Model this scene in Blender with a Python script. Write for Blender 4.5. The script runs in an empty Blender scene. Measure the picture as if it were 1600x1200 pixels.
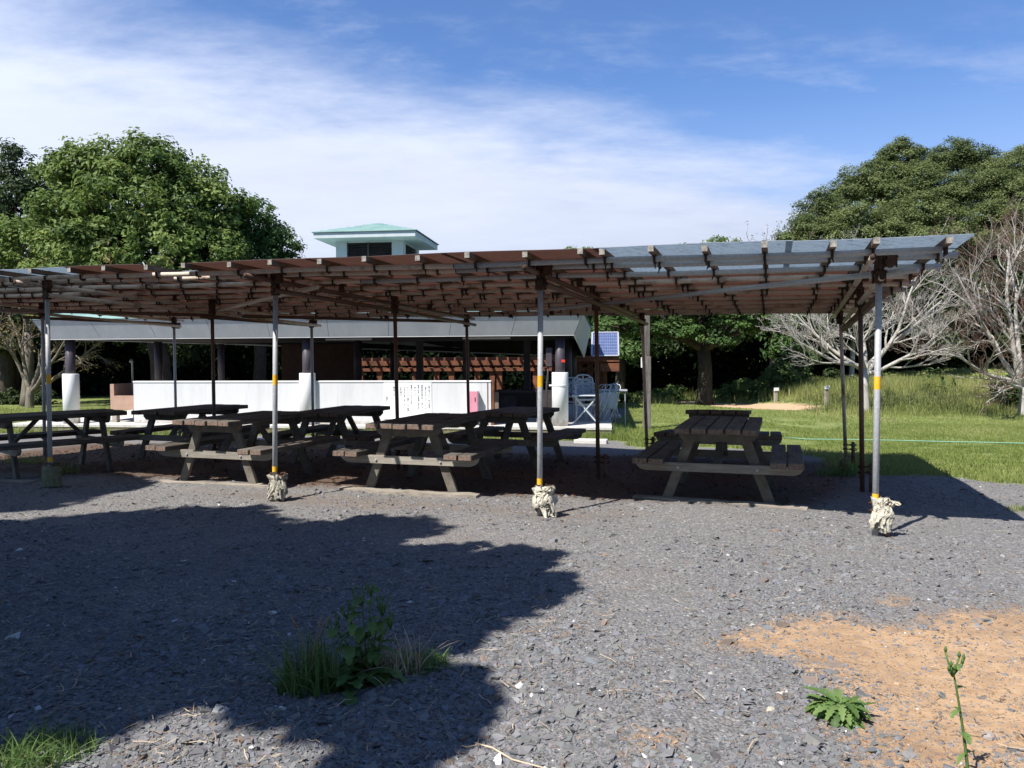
import bpy, math, random
import numpy as np
from mathutils import Vector, Matrix

SC = bpy.context.scene
COL = SC.collection
rng = np.random.default_rng(11)
random.seed(5)
R = math.radians
# the sun stands behind the viewer's left shoulder
SUN_EL = R(54.5); SUN_X, SUN_Y = -.715, -.70
SUN_V = np.array([math.cos(SUN_EL)*SUN_X, math.cos(SUN_EL)*SUN_Y, math.sin(SUN_EL)])

# ------------------------------------------------------------------ survey
# eye height, focal length etc. recovered from the photograph; used to measure
# where each thing stands on the ground
HC, FPX = 1.42, 1230.0
PITCH = math.atan(43 / FPX)
ROLL = R(0.3)

def ray(u, v):
    a, b = (u - 800) / FPX, -(v - 600) / FPX
    c, s = math.cos(ROLL), math.sin(ROLL)
    a, b = c * a + s * b, -s * a + c * b
    cp, sp = math.cos(PITCH), math.sin(PITCH)
    return np.array([a, cp + b * sp, -sp + b * cp])

def proj(p):
    x, y, z = p[0], p[1], p[2] - HC
    cp, sp = math.cos(PITCH), math.sin(PITCH)
    d = y * cp - z * sp
    b = (y * sp + z * cp) / d
    a = x / d
    c, s = math.cos(ROLL), math.sin(ROLL)
    return 800 + FPX * (c * a - s * b), 600 - FPX * (s * a + c * b)

def sstep(x, a, b):
    t = np.clip((x - a) / (b - a), 0, 1)
    return t * t * (3 - 2 * t)

def gz(x, y):
    x = np.asarray(x, float); y = np.asarray(y, float)
    w = .2 * x + .98 * y
    z = -.025 * (np.clip(w, 8.5, 12) - 8.5) - .055 * (np.clip(w, 12, 17) - 12)
    z = z + .6 * sstep(x, 8, 11.5) * sstep(y, 21.5, 28)
    z = z + 10.5 * sstep(x, 9, 22) * sstep(y, 33, 56)
    return z

def ground_at(u, v):
    r = ray(u, v); t = .5
    while t < 300 and HC + r[2] * t > gz(r[0] * t, r[1] * t):
        t *= 1.004
    a, b = t / 1.004, t
    for _ in range(30):
        m = (a + b) / 2
        if HC + r[2] * m > gz(r[0] * m, r[1] * m): a = m
        else: b = m
    return np.array([r[0] * a, r[1] * a, float(gz(r[0] * a, r[1] * a))])

def at(u, v, y):
    r = ray(u, v)
    return r * (y / r[1]) + np.array([0, 0, HC])

# ------------------------------------------------------------------ objects
def tag(o, label=None, cat=None, group=None, kind=None):
    if label: o['label'] = label
    if cat: o['category'] = cat
    if group: o['group'] = group
    if kind: o['kind'] = kind
    return o

def empty(name, loc, rz=0., label=None, cat=None, group=None):
    o = bpy.data.objects.new(name, None); COL.objects.link(o)
    o.empty_display_size = .2
    o.location = [float(c) for c in loc]; o.rotation_euler = (0, 0, rz)
    return tag(o, label, cat, group)

def children(o):
    return [c for c in COL.objects if c.parent == o]

def copy_tree(o, parent=None):
    c = o.copy(); COL.objects.link(c)
    if parent is not None: c.parent = parent
    for ch in children(o): copy_tree(ch, c)
    return c

class MB:
    """collects shapes and links them as one mesh object"""
    def __init__(s):
        s.v = []; s.f = []; s.m = []
    def add(s, vs, fs, mi=0):
        n = len(s.v)
        s.v += [tuple(float(c) for c in p) for p in vs]
        s.f += [tuple(i + n for i in f) for f in fs]
        s.m += [mi] * len(fs)
    def box(s, lo, hi, mi=0, bev=0., ends=None, endmi=0):
        x0, y0, z0 = lo; x1, y1, z1 = hi
        if bev <= 0:
            vs = [(x0,y0,z0),(x1,y0,z0),(x1,y1,z0),(x0,y1,z0),(x0,y0,z1),(x1,y0,z1),(x1,y1,z1),(x0,y1,z1)]
            fs = [(0,3,2,1),(4,5,6,7),(0,1,5,4),(1,2,6,5),(2,3,7,6),(3,0,4,7)]
            n = len(s.f); s.add(vs, fs, mi)
            if ends == 'y': s.m[n+2] = endmi; s.m[n+4] = endmi
            if ends == 'x': s.m[n+3] = endmi; s.m[n+5] = endmi
            return
        b = bev
        # chamfered box: 24 verts
        vs = []; idx = {}
        for ix, X in enumerate((x0, x1)):
            for iy, Y in enumerate((y0, y1)):
                for iz, Z in enumerate((z0, z1)):
                    sx = b if ix == 0 else -b; sy = b if iy == 0 else -b; sz = b if iz == 0 else -b
                    idx[(ix,iy,iz,'x')] = len(vs); vs.append((X, Y+sy, Z+sz))
                    idx[(ix,iy,iz,'y')] = len(vs); vs.append((X+sx, Y, Z+sz))
                    idx[(ix,iy,iz,'z')] = len(vs); vs.append((X+sx, Y+sy, Z))
        g = lambda a, c, d, k: idx[(a, c, d, k)]
        fs = []; ms = []
        def q(l, m_=mi): fs.append(l); ms.append(m_)
        ex = endmi if ends == 'x' else mi; ey = endmi if ends == 'y' else mi
        q((g(0,0,0,'x'),g(0,0,1,'x'),g(0,1,1,'x'),g(0,1,0,'x')), ex); q((g(1,0,0,'x'),g(1,1,0,'x'),g(1,1,1,'x'),g(1,0,1,'x')), ex)
        q((g(0,0,0,'y'),g(1,0,0,'y'),g(1,0,1,'y'),g(0,0,1,'y')), ey); q((g(0,1,0,'y'),g(0,1,1,'y'),g(1,1,1,'y'),g(1,1,0,'y')), ey)
        q((g(0,0,0,'z'),g(0,1,0,'z'),g(1,1,0,'z'),g(1,0,0,'z'))); q((g(0,0,1,'z'),g(1,0,1,'z'),g(1,1,1,'z'),g(0,1,1,'z')))
        for a in (0,1):
            for c in (0,1):
                q((g(a,c,0,'x'),g(a,c,1,'x'),g(a,c,1,'y'),g(a,c,0,'y')))
                q((g(a,0,c,'x'),g(a,1,c,'x'),g(a,1,c,'z'),g(a,0,c,'z')))
                q((g(0,a,c,'y'),g(1,a,c,'y'),g(1,a,c,'z'),g(0,a,c,'z')))
        for a in (0,1):
            for c in (0,1):
                for d in (0,1): q((g(a,c,d,'x'),g(a,c,d,'y'),g(a,c,d,'z')))
        n = len(s.v)
        s.v += vs; s.f += [tuple(i+n for i in f) for f in fs]; s.m += ms
    def bar(s, a, b, w, h, mi=0, up=(0,0,1), bev=0.):
        """rectangular bar from a to b"""
        a = np.array(a, float); b = np.array(b, float); d = b - a; L = np.linalg.norm(d); d /= L
        up = np.array(up, float); x = np.cross(d, up)
        if np.linalg.norm(x) < 1e-6: x = np.cross(d, (1, 0, 0))
        x /= np.linalg.norm(x); z = np.cross(x, d)
        t = MB(); t.box((-w/2, 0, -h/2), (w/2, L, h/2), mi, bev)
        n = len(s.v)
        s.v += [tuple(a + x*p[0] + d*p[1] + z*p[2]) for p in t.v]
        s.f += [tuple(i+n for i in f) for f in t.f]; s.m += t.m
    def tube(s, pts, rad, n=10, mi=0, cap=True, capmi=None):
        pts = [np.array(p, float) for p in pts]
        if not hasattr(rad, '__len__'): rad = [rad] * len(pts)
        t = pts[-1] - pts[0]; t /= max(np.linalg.norm(t), 1e-9)
        ref = np.array((0, 0, 1.)) if abs(t[2]) < .9 else np.array((1., 0, 0))
        base = len(s.v); vs = []; fs = []
        for i, p in enumerate(pts):
            d = pts[min(i+1, len(pts)-1)] - pts[max(i-1, 0)]
            d /= max(np.linalg.norm(d), 1e-9)
            x = np.cross(d, ref); x /= max(np.linalg.norm(x), 1e-9); y = np.cross(d, x)
            ref = np.cross(x, d)
            for k in range(n):
                a = 2*math.pi*k/n
                vs.append(p + (x*math.cos(a) + y*math.sin(a))*rad[i])
        for i in range(len(pts)-1):
            for k in range(n):
                k2 = (k+1) % n
                fs.append((i*n+k, i*n+k2, (i+1)*n+k2, (i+1)*n+k))
        s.add(vs, fs, mi)
        if cap:
            m2 = mi if capmi is None else capmi
            s.f.append(tuple(base+k for k in range(n))[::-1]); s.m.append(m2)
            s.f.append(tuple(base+(len(pts)-1)*n+k for k in range(n))); s.m.append(m2)
    def prism(s, poly, z0, z1, mi=0):
        n = len(poly)
        vs = [(p[0], p[1], z0) for p in poly] + [(p[0], p[1], z1) for p in poly]
        fs = [tuple(range(n))[::-1], tuple(range(n, 2*n))] + [(i, (i+1) % n, n+(i+1) % n, n+i) for i in range(n)]
        s.add(vs, fs, mi)
    def xf(s, M):
        s.v = [tuple(M @ Vector(p)) for p in s.v]; return s
    def build(s, name, mats, parent=None, smooth=False, loc=None):
        me = bpy.data.meshes.new(name); me.from_pydata(s.v, [], s.f)
        for m in (mats if isinstance(mats, (list, tuple)) else [mats]): me.materials.append(m)
        if any(s.m): me.polygons.foreach_set('material_index', s.m)
        if smooth: me.polygons.foreach_set('use_smooth', [True]*len(s.f))
        me.update()
        o = bpy.data.objects.new(name, me); COL.objects.link(o)
        if parent is not None: o.parent = parent
        if loc is not None: o.location = [float(c) for c in loc]
        return o

def big_mesh(name, verts, faces_flat, nper, mat, parent=None, attrs=None, smooth=False):
    """numpy mesh: verts (N,3), faces (M,nper)"""
    me = bpy.data.meshes.new(name)
    N = len(verts); M = len(faces_flat)
    me.vertices.add(N); me.vertices.foreach_set('co', np.ascontiguousarray(verts, dtype=np.float32).ravel())
    me.loops.add(M*nper); me.loops.foreach_set('vertex_index', np.ascontiguousarray(faces_flat, dtype=np.int32).ravel())
    me.polygons.add(M); me.polygons.foreach_set('loop_start', np.arange(0, M*nper, nper, dtype=np.int32))
    if attrs:
        for an, av in attrs.items():
            if av.ndim == 1:
                a = me.attributes.new(an, 'FLOAT', 'POINT'); a.data.foreach_set('value', av.astype(np.float32))
            else:
                a = me.attributes.new(an, 'FLOAT_COLOR', 'POINT')
                c = np.ones((N, 4), np.float32); c[:, :3] = av
                a.data.foreach_set('color', c.ravel())
    me.polygons.foreach_set('use_smooth', np.full(M, bool(smooth)))
    me.materials.append(mat); me.update(calc_edges=True)
    o = bpy.data.objects.new(name, me); COL.objects.link(o)
    if parent is not None: o.parent = parent
    return o

# ------------------------------------------------------------------ materials
class NT:
    def __init__(s, name):
        s.m = bpy.data.materials.new(name); s.m.use_nodes = True
        s.t = s.m.node_tree; s.t.nodes.clear()
        s.out = s.t.nodes.new('ShaderNodeOutputMaterial')
    def n(s, typ, inp=None, **kw):
        nd = s.t.nodes.new('ShaderNode' + typ)
        for k, v in kw.items(): setattr(nd, k, v)
        for k, v in (inp or {}).items():
            if isinstance(v, bpy.types.NodeSocket): s.t.links.new(v, nd.inputs[k])
            else: nd.inputs[k].default_value = v
        return nd
    def link(s, a, b): s.t.links.new(a, b)
    def ramp(s, fac, stops):
        nd = s.t.nodes.new('ShaderNodeValToRGB'); s.t.links.new(fac, nd.inputs[0])
        cr = nd.color_ramp
        while len(cr.elements) < len(stops): cr.elements.new(.5)
        for e, (p, c) in zip(cr.elements, stops):
            e.position = p; e.color = (*c, 1) if len(c) == 3 else c
        return nd.outputs[0]
    def mix(s, fac, a, b, blend='MIX'):
        nd = s.t.nodes.new('ShaderNodeMix'); nd.data_type = 'RGBA'; nd.blend_type = blend
        for sock, v in ((nd.inputs[0], fac), (nd.inputs[6], a), (nd.inputs[7], b)):
            if isinstance(v, bpy.types.NodeSocket): s.t.links.new(v, sock)
            elif isinstance(v, (int, float)): sock.default_value = v
            else: sock.default_value = (*v, 1)
        return nd.outputs[2]
    def math(s, op, a, b=0., c=0., clamp=False):
        nd = s.t.nodes.new('ShaderNodeMath'); nd.operation = op; nd.use_clamp = clamp
        for sock, v in zip(nd.inputs, (a, b, c)):
            if isinstance(v, bpy.types.NodeSocket): s.t.links.new(v, sock)
            else: sock.default_value = v
        return nd.outputs[0]
    def noise(s, vec, scale, detail=4, rough=.6):
        return s.n('TexNoise', {'Vector': vec, 'Scale': scale, 'Detail': detail, 'Roughness': rough}).outputs[0]
    def coord(s, which='Object', scale=(1,1,1), rot=(0,0,0)):
        tc = s.n('TexCoord')
        mp = s.n('Mapping', {'Vector': tc.outputs[which], 'Scale': scale, 'Rotation': rot})
        return mp.outputs[0]
    def bump(s, h, strength=.4, dist=.01):
        return s.n('Bump', {'Height': h, 'Strength': strength, 'Distance': dist}).outputs[0]
    def pbr(s, color, rough=.8, normal=None, metal=0., spec=.3):
        b = s.n('BsdfPrincipled', {'Roughness': rough, 'Metallic': metal, 'Specular IOR Level': spec})
        if isinstance(color, bpy.types.NodeSocket): s.link(color, b.inputs['Base Color'])
        else: b.inputs['Base Color'].default_value = (*color, 1)
        if isinstance(rough, bpy.types.NodeSocket): s.link(rough, b.inputs['Roughness'])
        if normal is not None: s.link(normal, b.inputs['Normal'])
        s.link(b.outputs[0], s.out.inputs[0])
        return b

def m_noise(name, c1, c2, scale=6, rough=.8, bump=.2, dist=.004, detail=6, scl=(1,1,1), metal=0., spec=.3, lo=.35, hi=.65, which='Object'):
    t = NT(name); v = t.coord(which, scl)
    n = t.noise(v, scale, detail)
    n2 = t.noise(v, scale*9, 3)
    c = t.ramp(n, [(lo, c1), (hi, c2)])
    c = t.mix(t.math('MULTIPLY', n2, .35), c, tuple(x*.55 for x in c1))
    t.pbr(c, rough, t.bump(t.math('ADD', n, n2), bump, dist), metal, spec)
    return t.m

def m_wood(name, c1, c2, grain=(22, 1.2, 22), rough=.85, stain=(.02, .015, .012), stain_amt=.5):
    t = NT(name); v = t.coord('Object', grain)
    n = t.noise(v, 2.2, 6, .65)
    v2 = t.coord('Object'); n2 = t.noise(v2, 2.6, 4)
    info = t.n('ObjectInfo')
    c = t.ramp(n, [(.3, c1), (.7, c2)])
    c = t.mix(t.math('MULTIPLY', t.ramp(n2, [(.45, (0,0,0)), (.7, (1,1,1))]), stain_amt), c, stain)
    hs = t.n('HueSaturation', {'Color': c, 'Value': t.math('ADD', t.math('MULTIPLY', info.outputs['Random'], .35), .82)})
    t.pbr(hs.outputs[0], rough, t.bump(n, .5, .004), 0, .2)
    return t.m

M = {}
M['table_wood'] = m_wood('table_wood', (.058, .050, .043), (.155, .138, .122))
M['table_end'] = m_noise('table_end_grain', (.11, .075, .056), (.25, .18, .14), 30, .9)
M['grey_wood'] = m_wood('weathered_grey_wood', (.085, .074, .060), (.195, .175, .148), grain=(4, 4, 4), stain=(.07,.065,.05), stain_amt=.45)
M['bearer_wood'] = m_wood('silvered_bearer_wood', (.20, .178, .15), (.38, .35, .30), grain=(1.5, 18, 18), stain=(.1,.09,.07), stain_amt=.4)
M['sleeper_wood'] = m_wood('bleached_sleeper_wood', (.20, .175, .145), (.38, .34, .285), grain=(1.5, 18, 18), stain=(.12,.09,.07), stain_amt=.5)
M['batten_wood'] = m_wood('batten_wood', (.10, .065, .048), (.21, .15, .11))
M['batten_end'] = m_noise('batten_end_grain', (.16, .145, .125), (.40, .38, .345), 40, .9)
M['cedar'] = m_wood('cedar_timber', (.115, .044, .024), (.215, .088, .046), grain=(3, 3, 3))
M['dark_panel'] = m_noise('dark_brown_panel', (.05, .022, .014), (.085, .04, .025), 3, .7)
M['post_wood'] = m_wood('old_post_wood', (.10, .085, .075), (.22, .20, .18), grain=(14, 14, 1.0))

def m_pipe(name, base, base2, rust_amt, metal=.35):
    t = NT(name); v = t.coord('Object')
    n = t.noise(v, 3.2, 6, .7); n2 = t.noise(v, 45, 4, .7)
    c = t.ramp(n2, [(.3, base), (.7, base2)])
    rust = t.ramp(n2, [(.25, (.050, .021, .013)), (.75, (.16, .072, .038))])
    msk = t.ramp(t.math('ADD', t.math('MULTIPLY', n, .8), t.math('MULTIPLY', n2, .25)), [(max(0., .78 - rust_amt*.6), (0,0,0)), (min(1., .88 - rust_amt*.5), (1,1,1))])
    c = t.mix(msk, c, rust)
    met = t.math('MULTIPLY', t.math('SUBTRACT', 1, msk), metal)
    b = t.pbr(c, .55, t.bump(n2, .25, .002), 0, .4)
    t.link(met, b.inputs['Metallic'])
    return t.m
M['galv'] = m_pipe('galvanised_pipe', (.30, .31, .32), (.44, .45, .46), .12, .15)
M['old_pipe'] = m_pipe('weathered_pipe', (.40, .32, .25), (.60, .50, .41), .40, 0.)
M['rust_pipe'] = m_pipe('rusty_pipe', (.085, .058, .046), (.15, .105, .082), .55, .1)
M['rust'] = m_noise('rusted_coupler_steel', (.035, .022, .017), (.10, .045, .025), 25, .75, .4)
M['tie'] = m_noise('rusty_tie_wire', (.022, .015, .012), (.06, .032, .02), 40, .8)
M['yellow'] = m_noise('yellow_marking_tape', (.72, .38, .02), (.82, .48, .04), 12, .5, .05)

def m_sheet(name, trans, c1, c2, tmix, mold):
    t = NT(name); v = t.coord('Object', (1, 3.0, 1)); n = t.noise(v, 2.0, 6, .7)
    v2 = t.coord('Object', (2, 14, 1)); n2 = t.noise(v2, 6, 4, .75)
    dirt = t.ramp(n2, [(.52, (0,0,0)), (.68, (1,1,1))])
    cc = t.ramp(n, [(.3, c1), (.7, c2)])
    cc = t.mix(t.math('MULTIPLY', dirt, mold), cc, (.03, .028, .024))
    tc = t.mix(t.math('MULTIPLY', dirt, mold), trans, tuple(x*.2 for x in trans))
    tc = t.mix(t.math('MULTIPLY', n, .6), tc, tuple(x*.55 for x in trans))
    d = t.n('BsdfPrincipled', {'Base Color': cc, 'Roughness': .45, 'Specular IOR Level': .4})
    tr = t.n('BsdfTranslucent', {'Color': tc})
    mx = t.n('MixShader', {0: tmix, 1: d.outputs[0], 2: tr.outputs[0]})
    t.link(mx.outputs[0], t.out.inputs[0])
    return t.m
M['sheet_brown'] = m_sheet('bronze_corrugated_sheet', (.105, .048, .034), (.11, .070, .056), (.17, .115, .09), .5, .6)
M['sheet_blue'] = m_sheet('blue_grey_corrugated_sheet', (.27, .35, .42), (.30, .35, .40), (.40, .44, .48), .5, .85)

M['white_wall'] = m_noise('white_painted_wall', (.49, .495, .50), (.56, .565, .57), 1.6, .7, .1, .002, lo=.25, hi=.6, scl=(2.5, 2.5, .45))
M['fascia'] = m_noise('grey_white_fascia', (.44, .455, .47), (.52, .53, .55), 1.5, .6, .05, .002, scl=(1.5, 1.5, .5))
M['white_paint'] = m_noise('white_column_paint', (.66, .66, .66), (.74, .74, .73), 3, .6, .08, .003)
def m_splash(name, c1, c2, z0, hgt):
    """white paint with rain streaks and a band of dirt splashed up from the floor"""
    t = NT(name); v = t.coord('Object', (2.2, 2.2, .4)); n = t.noise(v, 1.7, 6, .65); nf = t.noise(t.coord('Object'), 9, 6, .7)
    c = t.ramp(n, [(.28, c1), (.55, c2)])
    z = t.n('SeparateXYZ', {0: t.n('TexCoord').outputs['Object']}).outputs[2]
    d = t.math('SUBTRACT', t.math('ADD', z, t.math('MULTIPLY', t.math('SUBTRACT', nf, .5), -.55)), z0)
    k = t.n('MapRange', {0: d, 1: -.02, 2: hgt, 3: .75, 4: 0.}, interpolation_type='SMOOTHSTEP').outputs[0]
    c = t.mix(k, c, (.30, .265, .22))
    st = t.noise(t.coord('Object', (7, 7, .25)), 2.0, 4, .6)
    c = t.mix(t.math('MULTIPLY', t.ramp(st, [(.58, (0,0,0)), (.70, (1,1,1))]), .22), c, (.30, .30, .29))
    t.pbr(c, .7, t.bump(nf, .08, .003)); return t.m
M['white_wall'] = m_splash('white_painted_wall', (.49, .495, .50), (.56, .565, .57), .19, .22)
M['column_paint'] = m_splash('white_column_paint', (.66, .66, .66), (.72, .72, .71), .19, .25)
M['steel_dark'] = m_noise('dark_purple_steel', (.050, .042, .052), (.075, .062, .075), 3, .5, .05)
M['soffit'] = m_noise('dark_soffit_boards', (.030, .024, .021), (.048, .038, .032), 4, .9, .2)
M['concrete'] = m_noise('stained_concrete', (.30, .26, .22), (.45, .41, .36), 3, .9, .35)
M['concrete_top'] = m_noise('pale_concrete', (.48, .46, .43), (.60, .58, .54), 3, .9, .2)
M['dark_concrete'] = m_noise('stained_plinth_face', (.16, .12, .10), (.27, .22, .18), 4, .9, .4)
M['terracotta'] = m_noise('brown_glazed_panel', (.36, .23, .17), (.44, .29, .22), 5, .6, .1)
M['louvre'] = m_noise('dark_louvre', (.035, .03, .03), (.07, .06, .06), 6, .6)
M['mint'] = m_noise('pale_mint_paint', (.43, .475, .485), (.50, .545, .555), 4, .6, .05)
def m_green_roof():
    t = NT('patinated_green_roof'); v = t.coord('Object')
    n = t.noise(v, 2.5, 6); n2 = t.noise(t.coord('Object', (1.2, 6, 6)), 4, 5)
    c = t.ramp(n, [(.3, (.16, .265, .245)), (.7, (.235, .36, .335))])
    c = t.mix(t.math('MULTIPLY', t.ramp(n2, [(.5, (0,0,0)), (.7, (1,1,1))]), .5), c, (.30, .40, .33))
    t.pbr(c, .5, t.bump(n2, .4, .01)); return t.m
M['green_roof'] = m_green_roof()
M['pink'] = m_noise('faded_pink_enamel', (.62, .24, .32), (.70, .30, .38), 4, .5, .05)
M['sign'] = m_noise('white_sign_board', (.84, .84, .84), (.88, .88, .87), 3, .45, .02)
M['ink'] = m_noise('black_lettering', (.02, .02, .022), (.03, .03, .03), 6, .6, .02)
M['plastic'] = m_noise('white_garden_plastic', (.42, .46, .49), (.50, .54, .57), 4, .4, .05)
M['red'] = m_noise('red_plastic', (.62, .04, .025), (.70, .06, .035), 6, .45, .05)
M['tan'] = m_noise('pale_wood_leg', (.45, .30, .16), (.55, .38, .22), 10, .7)
def m_solar():
    t = NT('solar_cells'); v = t.coord('Generated', (12, 8, 1))
    b = t.n('TexBrick', {'Vector': v, 'Color1': (.05, .075, .16, 1), 'Color2': (.065, .09, .185, 1), 'Mortar': (.28, .31, .40, 1), 'Scale': 1., 'Mortar Size': .03, 'Brick Width': 1., 'Row Height': 1.}, offset=0.)
    t.pbr(b.outputs[0], .25, None, 0, .5); return t.m
M['solar'] = m_solar()
M['alu'] = m_noise('aluminium_frame', (.5, .5, .52), (.6, .6, .62), 6, .4, .05, metal=.5)
M['hose'] = m_noise('pale_green_rope', (.14, .30, .20), (.22, .38, .27), 20, .6)
def m_cloth(name, c1, c2):
    t = NT(name); v = t.coord('Object'); n = t.noise(v, 14, 6, .7); n2 = t.noise(v, 90, 3)
    c = t.ramp(n, [(.3, c1), (.7, c2)])
    t.pbr(c, .95, t.bump(t.math('ADD', n, t.math('MULTIPLY', n2, .3)), .8, .02), 0, .1); return t.m
M['rag'] = m_cloth('bleached_rag_cloth', (.34, .31, .24), (.62, .59, .50))
M['sack'] = m_cloth('olive_sack_cloth', (.12, .12, .07), (.24, .23, .15))
M['rag_grey'] = m_cloth('grey_rag_cloth', (.20, .19, .16), (.46, .43, .35))

def m_bark(name, c1, c2, scale=9):
    t = NT(name); v = t.coord('Object', (1, 1, .35)); n = t.noise(v, scale, 8, .7)
    n2 = t.noise(t.coord('Object'), 1.4, 3)
    c = t.ramp(n, [(.32, c1), (.68, c2)]); c = t.mix(t.math('MULTIPLY', n2, .5), c, tuple(x*.6 for x in c1))
    t.pbr(c, .95, t.bump(n, .8, .03), 0, .1); return t.m
M['bark_dark'] = m_bark('dark_bark', (.035, .028, .022), (.09, .075, .06))
M['bark_pale'] = m_bark('pale_grey_bark', (.30, .28, .25), (.52, .49, .45), 6)
M['bark_tan'] = m_bark('tan_grey_bark', (.12, .10, .078), (.27, .24, .19), 6)
M['twig_red'] = m_bark('reddish_twigs', (.14, .085, .065), (.26, .18, .14), 6)

def m_leaf(name, dark, mid, light, trans=.35, spec=.2):
    t = NT(name)
    a = t.n('Attribute', attribute_name='tint')
    c = t.ramp(a.outputs['Fac'], [(0., dark), (.5, mid), (1., light)])
    d = t.n('BsdfPrincipled', {'Base Color': c, 'Roughness': .5, 'Specular IOR Level': spec})
    hs = t.n('HueSaturation', {'Color': c, 'Value': 1.25, 'Hue': .485})
    tr = t.n('BsdfTranslucent', {'Color': hs.outputs[0]})
    mx = t.n('MixShader', {0: trans, 1: d.outputs[0], 2: tr.outputs[0]})
    t.link(mx.outputs[0], t.out.inputs[0]); return t.m
M['leaf_camphor'] = m_leaf('camphor_leaves', (.044, .076, .019), (.118, .182, .044), (.215, .275, .080), .42)
M['leaf_dark'] = m_leaf('dark_evergreen_leaves', (.016, .029, .011), (.042, .068, .022), (.085, .115, .038))
M['leaf_hill'] = m_leaf('hill_evergreen_leaves', (.042, .062, .022), (.112, .148, .050), (.20, .235, .090), .38)
M['leaf_mid'] = m_leaf('zelkova_leaves', (.028, .058, .018), (.070, .130, .036), (.13, .20, .06), .4)
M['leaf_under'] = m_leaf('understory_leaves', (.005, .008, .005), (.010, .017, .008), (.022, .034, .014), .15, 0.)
M['leaf_bush'] = m_leaf('bush_leaves', (.035, .068, .020), (.095, .150, .045), (.17, .23, .08), .35)
M['leaf_dry'] = m_leaf('dry_yellowing_leaves', (.09, .06, .025), (.19, .14, .05), (.24, .22, .08), .35)
M['grass'] = m_leaf('lawn_grass', (.085, .125, .028), (.190, .245, .060), (.33, .33, .13), .4)
M['tall_grass'] = m_leaf('seeding_tall_grass', (.12, .155, .045), (.26, .285, .095), (.45, .42, .19), .45)
M['weed'] = m_leaf('weed_leaves', (.040, .075, .022), (.105, .18, .05), (.20, .28, .10), .35)
M['straw'] = m_leaf('dry_straw', (.16, .11, .07), (.32, .24, .16), (.50, .41, .29), .1)
M['litter'] = m_leaf('brown_leaf_litter', (.035, .018, .012), (.095, .05, .032), (.21, .125, .08), .1)

def m_stone():
    t = NT('crushed_slate'); a = t.n('Attribute', attribute_name='tint')
    n = t.noise(t.coord('Object'), 60, 4)
    c = t.mix(t.math('MULTIPLY', n, .5), a.outputs['Color'], (.04, .04, .045))
    t.pbr(c, .85, t.bump(n, .4, .003), 0, .25); return t.m
M['stone'] = m_stone()

# ------------------------------------------------------------------ shelter frame
TH = R(18.3)
SU = np.array([math.cos(TH), -math.sin(TH), 0.])      # along the front of the shelter
SV = np.array([math.sin(TH), math.cos(TH), 0.])       # towards the back
S0 = np.array([.239, 6.967, 0.])
def S(u, v, z=0.):
    p = S0 + SU*u + SV*v; p[2] = z; return p
def Sg(u, v):
    p = S(u, v); p[2] = float(gz(p[0], p[1])); return p

# ------------------------------------------------------------------ ground sheet
def poly_sdf(px, py, poly):
    """signed distance, positive inside"""
    P = np.array(poly, float); d = np.full(px.shape, 1e9); ins = np.zeros(px.shape, bool)
    n = len(P)
    for i in range(n):
        a = P[i]; b = P[(i+1) % n]; e = b - a
        wx = px - a[0]; wy = py - a[1]
        t = np.clip((wx*e[0] + wy*e[1]) / (e @ e), 0, 1)
        d = np.minimum(d, np.hypot(wx - e[0]*t, wy - e[1]*t))
        c = ((a[1] > py) != (b[1] > py)) & (px < (b[0]-a[0])*(py-a[1])/((b[1]-a[1]) + 1e-12) + a[0])
        ins ^= c
    return np.where(ins, d, -d)

def gp(*pts): return [tuple(ground_at(u, v)[:2]) for u, v in pts]

POLY_SAND = [gp((1105,1003),(1170,985),(1240,970),(1300,963),(1370,976),(1425,984),(1450,962),(1530,955),(1600,950),(1700,960),(1760,1100),(1700,1240),(1330,1240),(1345,1170),(1300,1140),(1320,1095),(1260,1050),(1230,1030),(1180,1022)),
             gp((995,1158),(1030,1150),(1062,1156),(1040,1168),(1005,1168)),
             gp((1380,940),(1400,934),(1420,944),(1395,950))]
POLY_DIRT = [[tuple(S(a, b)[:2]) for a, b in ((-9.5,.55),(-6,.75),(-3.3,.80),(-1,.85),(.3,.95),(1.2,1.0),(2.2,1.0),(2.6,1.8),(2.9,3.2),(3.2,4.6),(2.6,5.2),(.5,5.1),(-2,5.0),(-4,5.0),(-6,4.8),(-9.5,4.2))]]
POLY_LAWN = [gp((985,640),(960,660),(955,684),(1000,700),(1080,698),(1180,703),(1260,712),(1300,722),(1345,738),(1400,741),(1500,746),(1620,757),(1900,775),(1900,640),(1700,600)) + [(60.,30.),(60.,60.),(-8.,60.),(-2.,40.)],
             [(2.2,17.4),(-12.3,19.1),(-12.4,18.2),(-6,17.3),(-.5,16.2),(1.5,15.9),(2.4,16.2)],
             gp((-300,650),(90,652),(160,660),(200,662),(260,668),(160,676),(60,672),(-300,678)) ,
             [(-60.,22.),(-13.2,20.2),(-12.8,26.),(-14.,40.),(-60.,40.)]]
POLY_PATH = [gp((1035,628),(1075,627),(1200,630),(1285,636),(1240,642),(1180,639),(1100,633)), gp((1240,634),(1285,636),(1270,640),(1225,640))]
POLY_BROWN = [gp((300,768),(420,770),(520,775),(640,780),(760,790),(900,800),(1000,800),(900,815),(760,800),(500,790)),
              gp((90,725),(170,700),(230,690),(300,700),(330,712),(230,727),(130,735))]

def mask(x, y, polys):
    m = np.full(x.shape, -1e9)
    for p in polys: m = np.maximum(m, poly_sdf(x, y, p))
    return m
def masks(x, y):
    return (mask(x, y, POLY_SAND), mask(x, y, POLY_DIRT), mask(x, y, POLY_LAWN), mask(x, y, POLY_PATH), mask(x, y, POLY_BROWN))

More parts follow.
